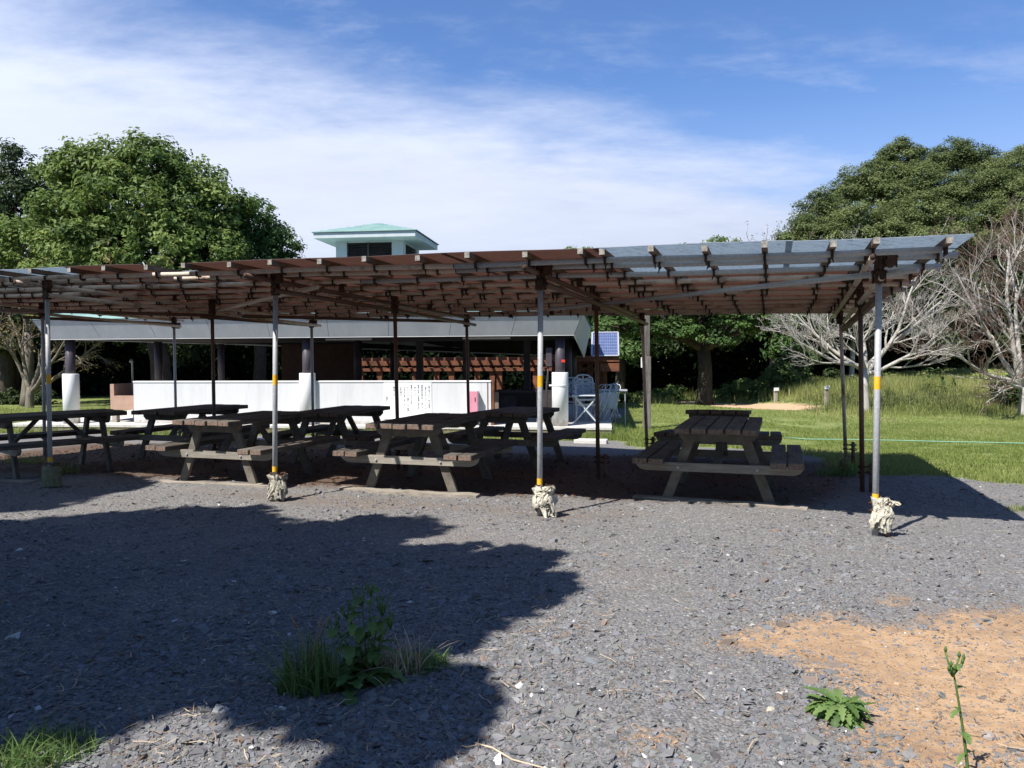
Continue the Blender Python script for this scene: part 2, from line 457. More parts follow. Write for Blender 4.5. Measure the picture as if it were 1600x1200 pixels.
def vnoise(x, y, seed=0, s=1.):
    """cheap smooth value noise"""
    r = np.random.default_rng(seed); T = r.random((64, 64))
    x = x*s; y = y*s
    xi = np.floor(x).astype(int); yi = np.floor(y).astype(int); fx = x-xi; fy = y-yi
    fx = fx*fx*(3-2*fx); fy = fy*fy*(3-2*fy)
    a = T[xi % 64, yi % 64]; b = T[(xi+1) % 64, yi % 64]; c = T[xi % 64, (yi+1) % 64]; d = T[(xi+1) % 64, (yi+1) % 64]
    return (a*(1-fx)+b*fx)*(1-fy) + (c*(1-fx)+d*fx)*fy - .5

def relief(x, y):
    near = 1 - sstep(y, 11, 18)
    return near*(.030*vnoise(x, y, 1, .9) + .022*vnoise(x, y, 2, 2.3) + .012*vnoise(x, y, 3, 6.)) + .05*(1-near)*vnoise(x, y, 4, .7)

def axis(segs):
    out = []
    for a, b, st in segs: out += list(np.arange(a, b, st))
    return np.array(out + [segs[-1][1]])
gx = axis([(-600,-80,65),(-80,-24,4),(-24,-9,.35),(-9,6,.085),(6,16,.22),(16,30,1.),(30,80,5),(80,600,65)])
gy = axis([(-60,-4,8),(-4,1.5,.5),(1.5,12,.085),(12,22,.16),(22,34,.4),(34,60,1.3),(60,120,10),(120,700,60)])
X, Y = np.meshgrid(gx, gy); X = X.ravel(); Y = Y.ravel()
Z = gz(X, Y) + relief(X, Y)
nx, ny = len(gx), len(gy)
I = np.arange(nx*ny).reshape(ny, nx)
F4 = np.stack([I[:-1,:-1].ravel(), I[:-1,1:].ravel(), I[1:,1:].ravel(), I[1:,:-1].ravel()], 1)
ms = masks(X, Y)
def m_ground():
    t = NT('gravel_dirt_sand_and_turf')
    tc = t.n('TexCoord'); P = tc.outputs['Object']
    nb = t.noise(P, 1.1, 5, .65); nm = t.noise(P, 5.5, 5, .65); nf = t.noise(P, 34, 4, .7)
    def msk(att, soft, amp, namp2=0.):
        a = t.n('Attribute', attribute_name=att).outputs['Fac']
        v = t.math('ADD', a, t.math('MULTIPLY', t.math('SUBTRACT', nm, .5), amp))
        v = t.math('ADD', v, t.math('MULTIPLY', t.math('SUBTRACT', nf, .5), namp2))
        return t.n('MapRange', {0: v, 1: -soft, 2: soft, 3: 0., 4: 1.}, interpolation_type='SMOOTHSTEP').outputs[0]
    # crushed slate
    vo = t.n('TexVoronoi', {'Vector': P, 'Scale': 62., 'Randomness': 1.}, feature='F1')
    vo2 = t.n('TexVoronoi', {'Vector': P, 'Scale': 27., 'Randomness': 1.}, feature='F1')
    g1 = t.n('SeparateColor', {0: vo.outputs['Color']}).outputs[0]
    g2 = t.n('SeparateColor', {0: vo2.outputs['Color']}).outputs[0]
    gr = t.ramp(g1, [(0., (.122, .119, .119)), (.5, (.172, .169, .169)), (.94, (.235, .228, .22)), (.97, (.40, .395, .385))])
    gr = t.mix(.35, gr, t.ramp(g2, [(0., (.13, .125, .122)), (1., (.21, .203, .196))]))
    gr = t.mix(t.ramp(nb, [(.42, (0,0,0)), (.68, (.45,.45,.45))]), gr, (.195, .172, .150))
    gap = t.ramp(vo.outputs['Distance'], [(.35, (1,1,1)), (.75, (.72,.72,.72))])
    gr = t.mix(1., gr, gap, 'MULTIPLY')
    # reddish dirt with litter
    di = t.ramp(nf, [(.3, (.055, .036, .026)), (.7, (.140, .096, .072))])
    sa = t.ramp(t.noise(P, 9, 6, .7), [(.3, (.23, .150, .088)), (.5, (.33, .218, .128)), (.75, (.40, .285, .180))])
    sa = t.mix(t.ramp(g1, [(.86, (0,0,0)), (.9, (.75,.75,.75))]), sa, (.20, .175, .155))
    sa = t.mix(t.ramp(nb, [(.5, (0,0,0)), (.72, (.7,.7,.7))]), sa, (.165, .10, .060))
    br = t.ramp(nf, [(.3, (.11, .085, .068)), (.7, (.20, .165, .14))])
    la = t.ramp(nm, [(.3, (.075, .10, .026)), (.52, (.15, .185, .05)), (.72, (.25, .245, .10))])
    la = t.mix(t.ramp(nb, [(.55, (0,0,0)), (.75, (.8,.8,.8))]), la, (.24, .20, .12))
    pa = t.ramp(nf, [(.3, (.38, .25, .15)), (.7, (.52, .37, .24))])
    c = gr
    c = t.mix(t.math('MULTIPLY', msk('brown', .3, .5, .3), .75), c, br)
    c = t.mix(msk('sand', .10, .42, .34), c, sa)
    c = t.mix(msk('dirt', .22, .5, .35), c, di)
    c = t.mix(msk('lawn', .2, .8, .4), c, la)
    c = t.mix(msk('path', .2, .3, .2), c, pa)
    smk = msk('sand', .10, .42, .34)
    h = t.math('ADD', t.math('MULTIPLY', t.math('MULTIPLY', vo.outputs['Distance'], -.9), t.math('SUBTRACT', 1., smk)), t.math('MULTIPLY', nf, .8))
    t.pbr(c, .9, t.bump(h, .9, .012), 0, .2)
    return t.m
M['ground'] = m_ground()
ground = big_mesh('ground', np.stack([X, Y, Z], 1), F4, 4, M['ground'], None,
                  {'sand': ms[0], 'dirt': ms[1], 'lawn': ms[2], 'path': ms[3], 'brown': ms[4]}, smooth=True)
tag(ground, kind='structure')

# ------------------------------------------------------------------ loose stones
def scatter(n, y0, y1, power, xm=1.15):
    """points spread over the ground in front of the eye, denser close by"""
    t = rng.random(n)
    y = (y0**(1-power) + t*(y1**(1-power) - y0**(1-power)))**(1/(1-power)) if power != 1 else y0*(y1/y0)**t
    x = (rng.random(n)*2-1)*y*.65*xm
    return x, y

def stones(x, y, size, tint, flat=.5, sink=.25):
    n = len(x)
    base = np.array([(-1,-1,-1),(1,-1,-1),(1,1,-1),(-1,1,-1),(-1,-1,1),(1,-1,1),(1,1,1),(-1,1,1)], float)*.5
    fq = np.array([(0,3,2,1),(4,5,6,7),(0,1,5,4),(1,2,6,5),(2,3,7,6),(3,0,4,7)])
    V = base[None] + rng.normal(0, .17, (n, 8, 3))
    V[:, 4:, :2] *= (.55 + .35*rng.random((n, 1, 1)))
    V *= np.stack([size*(.7+.6*rng.random(n)), size*(.7+.6*rng.random(n)), size*flat*(.6+.8*rng.random(n))], 1)[:, None]
    a = rng.random(n)*2*np.pi; tx = rng.normal(0, .25, n); ty = rng.normal(0, .25, n)
    ca, sa_ = np.cos(a)[:, None], np.sin(a)[:, None]
    V[..., 2] += V[..., 0]*tx[:, None] + V[..., 1]*ty[:, None]
    vx = V[..., 0]*ca - V[..., 1]*sa_; vy = V[..., 0]*sa_ + V[..., 1]*ca
    z0 = gz(x, y) + relief(x, y)
    V = np.stack([vx + x[:, None], vy + y[:, None], V[..., 2] + z0[:, None] + (size*flat*(.5-sink))[:, None]], 2)
    F_ = (np.arange(n)[:, None, None]*8 + fq[None]).reshape(-1, 4)
    return V.reshape(-1, 3), F_, np.repeat(tint, 8, 0)

def stone_tint(n, white=.007, brown=.05):
    g = rng.normal(.176, .027, n).clip(.07, .30)
    c = np.stack([g*(1.0+.04*rng.normal(size=n)), g, g*(1.02+.04*rng.normal(size=n))], 1)
    w = rng.random(n) < white; c[w] = (rng.random((w.sum(), 1))*.35+.35)*np.array([1, .99, .96])
    b = rng.random(n) < brown; c[b] = (rng.random((b.sum(), 1))*.10+.09)*np.array([1.25, .95, .75])
    return c.clip(.02, .9)

x, y = scatter(240000, 2.35, 9.5, 1.8)
sm, dm, lm, pm, bm_ = masks(x, y)
keep = (rng.random(len(x)) < .60 + .3*(y < 4.2) + 1.1*vnoise(x, y, 61, 1.3) + .8*vnoise(x, y, 62, 4.)) & (dm < .15) & (lm < -.1) & ((sm < -.03 + .16*rng.normal(size=len(x))) | (rng.random(len(x)) < .014))
x, y = x[keep], y[keep]
sz = np.exp(rng.normal(math.log(.0080), .58, len(x))).clip(.005, .050)*(1+.02*y)
V_, F_, T_ = stones(x, y, sz, stone_tint(len(x)), .34, .46)
o = big_mesh('gravel', V_, F_, 4, M['stone'], None, {'tint': T_}); tag(o, 'crushed grey slate gravel strewn over the whole yard', 'gravel', kind='stuff')

# sand grit and pebbles pressed into the bare soil
x, y = scatter(60000, 2.3, 6.5, 1.6, 1.3); sm = mask(x, y, POLY_SAND); k_ = sm > -.05; x, y = x[k_], y[k_]; n = len(x)
big = rng.random(n) < .05
sz = np.where(big, .008 + .012*rng.random(n), .003 + .005*rng.random(n))
tn = np.where((rng.random(n) < .3)[:, None], stone_tint(n, .04), (np.array([.33, .22, .13])*(.6+.7*rng.random((n, 1)))))
V_, F_, T_ = stones(x, y, sz, tn, .5, .45)
o = big_mesh('soil_grit', V_, F_, 4, M['stone'], None, {'tint': T_}); tag(o, 'grit and small pebbles pressed into the orange sandy soil', 'grit', kind='stuff')

# straws and needles blown over the gravel
def ribbons(x, y, L, wd, tint, lift=.01, curl=.3, z=None):
    n = len(x); k = 4
    a = rng.random(n)*2*np.pi
    s = np.linspace(-.5, .5, k)
    da = rng.normal(0, curl, n)
    px = x[:, None]; py = y[:, None]
    cx = np.cos(a)[:, None]; sy = np.sin(a)[:, None]
    off = (s**2)[None]*da[:, None]*L[:, None]
    X_ = px + s[None]*L[:, None]*cx - off*sy; Y_ = py + s[None]*L[:, None]*sy + off*cx
    zz = (gz(X_, Y_) + relief(X_, Y_)) + lift*(1+rng.random((n, 1))) + np.abs(rng.normal(0, .006, (n, k)))
    nxv = -sy*wd[:, None]/2; nyv = cx*wd[:, None]/2
    V = np.empty((n, k, 2, 3)); V[:, :, 0] = np.stack([X_+nxv, Y_+nyv, zz], 2); V[:, :, 1] = np.stack([X_-nxv, Y_-nyv, zz+.001], 2)
    b = np.arange(n)[:, None]*k*2 + (np.arange(k-1)*2)[None]
    F_ = np.stack([b, b+1, b+3, b+2], 2).reshape(-1, 4)
    return V.reshape(-1, 3), F_, np.repeat(tint, k*2)
n = 2600
x, y = scatter(n*3, 2.5, 8, 1.3)
w = np.exp(-((x+1.0)/1.3)**2 - ((y-4.3)/1.5)**2) + .9*np.exp(-((x+3.0)/1.2)**2 - ((y-5)/2)**2) + .10
keep = rng.random(len(x)) < w*.55; x, y = x[keep], y[keep]
V_, F_, T_ = ribbons(x, y, .03 + .10*rng.random(len(x))**2, .0022 + .0022*rng.random(len(x)), rng.random(len(x))**1.3*.9)
o = big_mesh('dry_straw', V_, F_, 4, M['straw'], None, {'tint': T_}); tag(o, 'dry straw and needles scattered over the shaded gravel', 'straw', kind='stuff')

# leaf litter under the shelter
def cards(P, N, sx, sy, tint, name, mat, parent=None):
    """flat leaf-sized rhombs with normal N"""
    n = len(P)
    N = N/np.linalg.norm(N, axis=1, keepdims=True)
    r = rng.normal(size=(n, 3)); a = np.cross(N, r); a /= np.linalg.norm(a, axis=1, keepdims=True) + 1e-9
    b = np.cross(N, a)
    bend = N*(sx*.18)[:, None]
    V = np.stack([P - a*sx[:, None] - bend, P - b*sy[:, None]*.9 - a*sx[:, None]*.1, P + a*sx[:, None] - bend, P + b*sy[:, None]*.9 - a*sx[:, None]*.1], 1)
    return V.reshape(-1, 3), np.arange(n*4).reshape(n, 4), np.repeat(tint, 4)
n = 5200
uu = -9 + 12.2*rng.random(n); vv = .3 + 4.8*rng.random(n)
pp = S0[None] + SU[None]*uu[:, None] + SV[None]*vv[:, None]
dm = masks(pp[:, 0], pp[:, 1])[1]; k_ = dm > -.05*rng.random(n); pp = pp[k_]; n = len(pp)
pp[:, 2] = gz(pp[:, 0], pp[:, 1]) + relief(pp[:, 0], pp[:, 1]) + .008 + .012*rng.random(n)
V_, F_, T_ = cards(pp, np.stack([rng.normal(0, .3, n), rng.normal(0, .3, n), np.ones(n)], 1), .012+.022*rng.random(n), .008+.014*rng.random(n), rng.random(n)**1.2, 'x', None)
o = big_mesh('leaf_litter', V_, F_, 4, M['litter'], None, {'tint': T_}); tag(o, 'brown leaf litter lying on the earth under the shelter roof', 'leaf litter', kind='stuff')

# ------------------------------------------------------------------ grass
def blades(x, y, h, wd, tint, lean=.35, seg=2):
    n = len(x)
    z = gz(x, y) + relief(x, y) - .01
    a = rng.random(n)*2*np.pi; l = np.abs(rng.normal(0, lean, n))
    ss = np.linspace(0, 1, seg+1)
    f = rng.random(n)*2*np.pi
    V = np.empty((n, seg*2+1, 3))
    for i, s_ in enumerate(ss):
        hx = x + np.cos(a)*l*h*s_**1.8; hy = y + np.sin(a)*l*h*s_**1.8
        hz = z + h*(s_ - .25*l*s_**2)
        w_ = wd*(1-s_)**.7/2
        if i < seg:
            V[:, i*2] = np.stack([hx+np.cos(f)*w_, hy+np.sin(f)*w_, hz], 1)
            V[:, i*2+1] = np.stack([hx-np.cos(f)*w_, hy-np.sin(f)*w_, hz], 1)
        else: V[:, i*2] = np.stack([hx, hy, hz], 1)
    k = seg*2+1; b = np.arange(n)[:, None]*k
    tri = []
    for i in range(seg-1): tri += [(i*2, i*2+1, i*2+3), (i*2, i*2+3, i*2+2)]
    tri += [((seg-1)*2, (seg-1)*2+1, seg*2)]
    F_ = (b[:, :, None] + np.array(tri)[None]).reshape(-1, 3)
    return V.reshape(-1, 3), F_, np.repeat(tint, k)

def lawn_points(n, x0, x1, y0, y1, edge=0.):
    x = x0 + (x1-x0)*rng.random(n); y = y0 + (y1-y0)*rng.random(n)
    m = masks(x, y)
    k = (m[2] + .5*vnoise(x, y, 9, 2.) > edge) & (m[3] < -.1)
    return x[k], y[k], m[2][k]
xs, ys = [], []
for n_, bx in ((190000, (1.2, 16, 8.6, 20)), (70000, (3, 22, 20, 30)), (26000, (-12.5, 2.6, 15.5, 19.5)), (22000, (-22, -11, 17, 28))):
    a, b, _ = lawn_points(n_, *bx); xs.append(a); ys.append(b)
x = np.concatenate(xs); y = np.concatenate(ys); n = len(x)
patch = vnoise(x, y, 21, .55) + .6*vnoise(x, y, 22, 1.6)
k_ = patch > -.13 - .3*rng.random(n); x, y, patch = x[k_], y[k_], patch[k_]; n = len(x)
edge = np.exp(-np.abs(mask(x, y, POLY_LAWN))/.45)
strip = (x < 2.4) & (y > 15.5)
h = (.035 + .05*rng.random(n))*(1+1.0*edge*(rng.random(n) < .5)) + strip*(.05+.12*rng.random(n))*(rng.random(n) < .5)
V_, F_, T_ = blades(x, y, h, .008 + .008*rng.random(n), np.clip(.5 + .5*patch + rng.normal(0, .18, n), 0, 1), .55)
o = big_mesh('lawn_grass', V_, F_, 3, M['grass'], None, {'tint': T_}); tag(o, 'sunlit mown grass of the lawn and plinth edge', 'grass', kind='stuff')

# tall seeding grass on the bank
n = 80000
x = 4 + 24*rng.random(n); y = 21.5 + 11*rng.random(n)
b0 = 22.0 + .0*x; bank = sstep(x, 8.3, 10.5)*sstep(y, 21.3, 23.2) + sstep(y, 28.6, 29.4)*sstep(x, 4.0, 6.5)*.8
bank *= (.35 + .9*(vnoise(x, y, 33, .5)+.5))
k_ = (rng.random(n) < bank) & (mask(x, y, POLY_PATH) < -.15); x, y = x[k_], y[k_]; n = len(x)
pt = vnoise(x, y, 34, .6)
h = (.14 + .30*rng.random(n))*(.75+.7*(vnoise(x, y, 35, .4)+.5))*(.35+.65*sstep(y, 21.5, 24))
V_, F_, T_ = blades(x, y, h, .012 + .012*rng.random(n), np.clip(.55 + .7*pt + rng.normal(0, .2, n), 0, 1), .35)
o = big_mesh('tall_grass', V_, F_, 3, M['tall_grass'], None, {'tint': T_}); tag(o, 'tall yellow green seeding grass on the low bank', 'grass', kind='stuff')

# ------------------------------------------------------------------ scaffold shelter
shelter = empty('scaffold_shelter', (0, 0, 0), 0, 'long open scaffold pipe shelter roofed with brown and blue corrugated sheets', 'shelter')
def zr(u, v):        # axis height of the purlin pipes
    return 2.200 - .027*v - .0125*(u-0)
def Sz(u, v, dz=0.): return S(u, v, zr(u, v) + dz)

def lean_top(u, v, du=0., dv=0.): return Sz(u+du, v+dv, -.075)
# u, v of foot, lean of the head, kind of metal, has yellow tape, label
POSTS = [(-8.6, 0., 0, 'galv', True), (-5.62, -.06, .02, 'galv', True), (-2.76, 0., .05, 'galv', True), (0, 0, .02, 'galv', True), (2.73, 0, .01, 'galv', True),
         (-8.42, 2.3, .03, 'galv', False), (-5.38, 2.35, .0, 'rust_pipe', False), (-2.56, 2.35, -.03, 'rust_pipe', False), (.04, 2.3, -.02, 'rust_pipe', False), (2.86, 2.2, -.04, 'rust_pipe', False),
         (-8.46, 5.1, 0, 'galv', False), (-5.56, 5.1, 0, 'galv', False), (-2.67, 5.1, -.03, 'rust_pipe', False), (.2, 5.05, -.08, 'old_pipe', False), (2.93, 4.95, -.09, 'old_pipe', False)]
for (u, v, lu, kind, tape) in POSTS:
    a = Sg(u, v); a[2] -= .05; b = lean_top(u, v, lu)
    m = MB(); m.tube([a, a*.5+b*.5, b], .0243, 14)
    po = m.build('post', M[kind], shelter, smooth=True)
    d = (b-a)/np.linalg.norm(b-a)
    if tape:
        for zc, hh in ((1.20, .10), (.31, .055)):
            t = MB(); c = a + d*((zc+.05)/d[2]); t.tube([c - d*hh/2, c + d*hh/2], .0251, 14, cap=False)
            t.build('tape_band', M['yellow'], po, smooth=True)
    # driven stake pipe beside the foot, wired to the post
    du = .085 if v > -.5 else .085
    sa = Sg(u+du, v-.01); sb = sa + np.array([0, 0, .30 if v > .1 else .22]); sa[2] -= .05
    s_ = MB(); s_.tube([sa, sb], .024, 12)
    st = s_.build('stake', M['rust_pipe'], shelter, smooth=True)
    w_ = MB()
    for zz in (.20, .26):
        c = (Sg(u, v) + Sg(u+du, v))/2 + np.array([0, 0, zz])
        ring = [c + SU*.085*math.cos(t_) + SV*.032*math.sin(t_) + np.array([0, 0, .012*math.sin(2*t_)]) for t_ in np.linspace(0, 2*math.pi, 15)]
        w_.tube(ring, .007, 5)
    w_.build('tie_wire', M['rust'], st)

def coupler(p, axis_, parent, s=1.):
    """scaffold clamp: two bodies, hinge bolts and nuts"""
    m = MB(); ax = np.array(axis_, float)
    m.tube([p - ax*.034*s, p + ax*.034*s], .040*s, 10)
    oth = np.cross(ax, (0, 0, 1.)); oth /= np.linalg.norm(oth)
    q = p + np.array([0, 0, .05*s])
    m.tube([q - oth*.032*s, q + oth*.032*s], .039*s, 10)
    for sx in (-1, 1):
        c = p + oth*.046*s*sx
        m.tube([c - ax*.0 + np.array([0, 0, -.035*s]), c + np.array([0, 0, .075*s])], .009*s, 6)
        m.tube([c + np.array([0, 0, .05*s]), c + np.array([0, 0, .066*s])], .017*s, 6)
    m.bar(p - oth*.05*s, p + oth*.05*s, .05*s, .012*s)
    return m.build('coupler', M['rust'], parent)

# purlin pipes, several lengths end to end
PV = [-.30, .0, .60, 1.2, 1.8, 2.4, 3.0, 3.6, 4.2, 4.8, 5.25]
for i, v in enumerate(PV):
    cuts = [-9.3, -5.9 + .9*math.sin(i*2.1), -1.6 + 1.1*math.sin(i*1.3+1), 3.22 + (.06 if i % 3 else -.10)]
    for j in range(3):
        a, b = cuts[j]+.004, cuts[j+1]-.004
        blue = (i < 4 and j == 2)
        n_ = max(4, int((b-a)/.6)); pts = [Sz(u, v, .006*math.sin(u*2.3+i)) for u in np.linspace(a, b, n_)]
        m = MB(); m.tube(pts, .0243, 10, capmi=1)
        kind = 'galv' if ((i in (0,1,2,3) and j == 2 and i != 3)) else 'old_pipe'
        m.build('purlin_pipe', [M[kind], M['tie']], shelter, smooth=True)
# the one bare grey and orange painted length lit by the sun
# carrier pipes along the depth below the purlins, one at each line of posts
for k, (u0, u1, kind) in enumerate([(-8.55, -8.45, 'old_pipe'), (-5.58, -5.5, 'old_pipe'), (-2.70, -2.64, 'rust_pipe'), (.05, .12, 'rust_pipe'), (2.70, 2.84, 'old_pipe')]):
    m = MB(); m.tube([Sz(u0-.05, -.42, -.05), Sz(u0*.5+u1*.5-.05, 2.4, -.052), Sz(u1-.05, 5.4, -.05)], .0243, 10, capmi=1)
    m.build('carrier_pipe', [M[kind], M['tie']], shelter, smooth=True)
    m = MB(); m.tube([Sz(u0+.05, -.12, -.16), Sz(u0*.5+u1*.5+.05, 2.4, -.15), Sz(u1+.05, 5.2, -.16)], .0243, 10, capmi=1)
    m.build('carrier_pipe', [M[kind], M['tie']], shelter, smooth=True)
# lower rails between the middle and the back posts on the left, diagonal pipes under the roof
for (a, b, kind) in [(S(-8.42, 2.0, 2.03), S(-8.46, 5.25, 2.05), 'rust_pipe'), (S(-5.36, 2.1, 1.98), S(-5.56, 5.25, 1.97), 'rust_pipe')]:
    m = MB(); m.tube([a, b], .0243, 10); m.build('rail_pipe', M[kind], shelter, smooth=True)
for (a, b, kind) in [(Sz(3.0, -.05, -.105), Sz(-.75, 3.1, -.10), 'galv'), (Sz(2.83, .3, -.22), Sz(2.88, 5.0, -.26), 'batten_wood'), (Sz(-2.3, .1, -.11), Sz(-5.4, 2.5, -.11), 'old_pipe'), (Sz(-9.2, .3, -.20), Sz(-2.7, 5.2, -.11), 'rust_pipe')]:
    m = MB()
    if kind == 'batten_wood': m.bar(a, b, .045, .06)
    else: m.tube([a, b], .0243, 10)
    m.build('brace', M[kind], shelter, smooth=(kind != 'batten_wood'))
# clamps
for (u, v, lu, kind, tape) in POSTS:
    if u < -8.5 and v < .1: continue
    coupler(Sz(u+lu, v, -.06), SU, shelter); coupler(Sz(u+lu, v, -.165), SV, shelter, .95)
    if v < .1 and u > -8: coupler(Sz(u+lu-.07, v-.10, -.03), SV, shelter, .9); coupler(Sz(u+lu+.075, v-.05, -.05), SV, shelter, .85)
for (u, v) in [(-8.46, 5.2), (-5.56, 5.2)]: coupler(S(u, v, 2.0), SU, shelter, .9)
for (u, v) in [(-2.66, 1.2), (-2.66, 3.6), (.09, 1.2), (.09, 1.8), (.10, 3.6), (2.76, 1.2), (2.77, 1.8), (2.79, 2.4), (2.8, 3.0), (2.8, 3.6), (2.81, 4.2), (2.82, 4.8), (-5.5, 1.8), (-5.5, 3.6), (-3.6, 4.8), (-1.2, 4.8), (-2.0, 5.25), (-4.2, 5.25)]: coupler(Sz(u, v, -.01), SU, shelter, .9)

# battens with their wire ties, laid in two overlapping lengths
BU = list(np.arange(-9.2, .6, .485)) + [.66, 1.06, 1.46, 1.90, 2.38, 2.66, 3.14]
for i, u in enumerate(BU):
    for j, (v0, v1, off) in enumerate([(-.49, 2.62, 0.), (2.45 if i % 2 else 1.45, 5.42, .052 if i % 3 else -.052)]):
        v0 += .05*math.sin(i*3.1)
        m = MB()
        n0 = len(m.f)
        a, b = Sz(u+off, v0, .0243+.0235+.002), Sz(u+off, v1, .0243+.0235+.002)
        m.bar(a, b, .044, .046)
        m.m[n0+2] = 1; m.m[n0+4] = 1
        for v in PV:
            if v0 < v < v1:
                c = Sz(u+off, v)
                m.tube([c + SU*.0 - SV*.034 + np.array([0, 0, .02]), c - SV*.028 + np.array([0, 0, -.03]), c + SV*.028 + np.array([0, 0, -.03]), c + SV*.034 + np.array([0, 0, .02])], .011, 5, 2)
                dz = -.045 - .035*random.random()
                m.tube([c + np.array([0, 0, -.02]), c + SU*random.uniform(-.02, .02) + np.array([0, 0, dz])], [.009, .004], 4, 2)
        m.build('batten', [M['batten_wood'], M['batten_end'], M['tie']], shelter)

# corrugated sheets, ridges running along the front, short lengths lapped like shingles
def sheet(u0, u1, v0, v1, mat, dz):
    us = np.linspace(u0, u1, 7); vs = np.arange(v0, v1+.004, .0075)
    UU, VV = np.meshgrid(us, vs)
    P = S0[None] + SU[None]*UU.ravel()[:, None] + SV[None]*VV.ravel()[:, None]
    P[:, 2] = 2.2 - .027*VV.ravel() - .0125*UU.ravel() + .0243 + .048 + .010 + dz + .0065*np.sin((VV.ravel()-v0)*2*np.pi/.032*.5) + .004*np.sin(UU.ravel()*3.1+v0*7)
    I = np.arange(UU.size).reshape(UU.shape)
    F_ = np.stack([I[:-1,:-1].ravel(), I[:-1,1:].ravel(), I[1:,1:].ravel(), I[1:,:-1].ravel()], 1)
    return big_mesh('roof_sheet', P, F_, 4, mat, shelter, None, smooth=True)
ROWS = np.linspace(-.44, 5.35, 11)
for j in range(10):
    v0, v1 = ROWS[j], ROWS[j+1] + .05
    cuts = [-9.35, -7.9, -6.4, -4.94, -3.5, -2.1, -.75, .58, 2.05, 3.25] if j < 3 else [-9.35, -7.6 + .3*(j % 2), -5.8, -4.0 - .4*(j % 2), -2.2, -.4 + .4*(j % 2), 1.4, 3.25]
    for i, (a, b) in enumerate(zip(cuts[:-1], cuts[1:])):
        right = a > .5
        blue = (right and j < 3) or (j < 2 and b < -4.9) or (j == 2 and b < -6.3) or (j == 1 and b < -3.4)
        va = v0 + .010*math.sin(i*1.7+j*2.3)
        if j == 0 and -5 < a < -4.9: sheet(a, -3.95, va, v1, M['sheet_brown'], .002); continue     # short piece, then the open gap at the front edge
        sheet(a, b+.05, va, v1, M['sheet_blue' if blue else 'sheet_brown'], (.004 if j % 2 else 0) + (.0025 if i % 2 else 0))

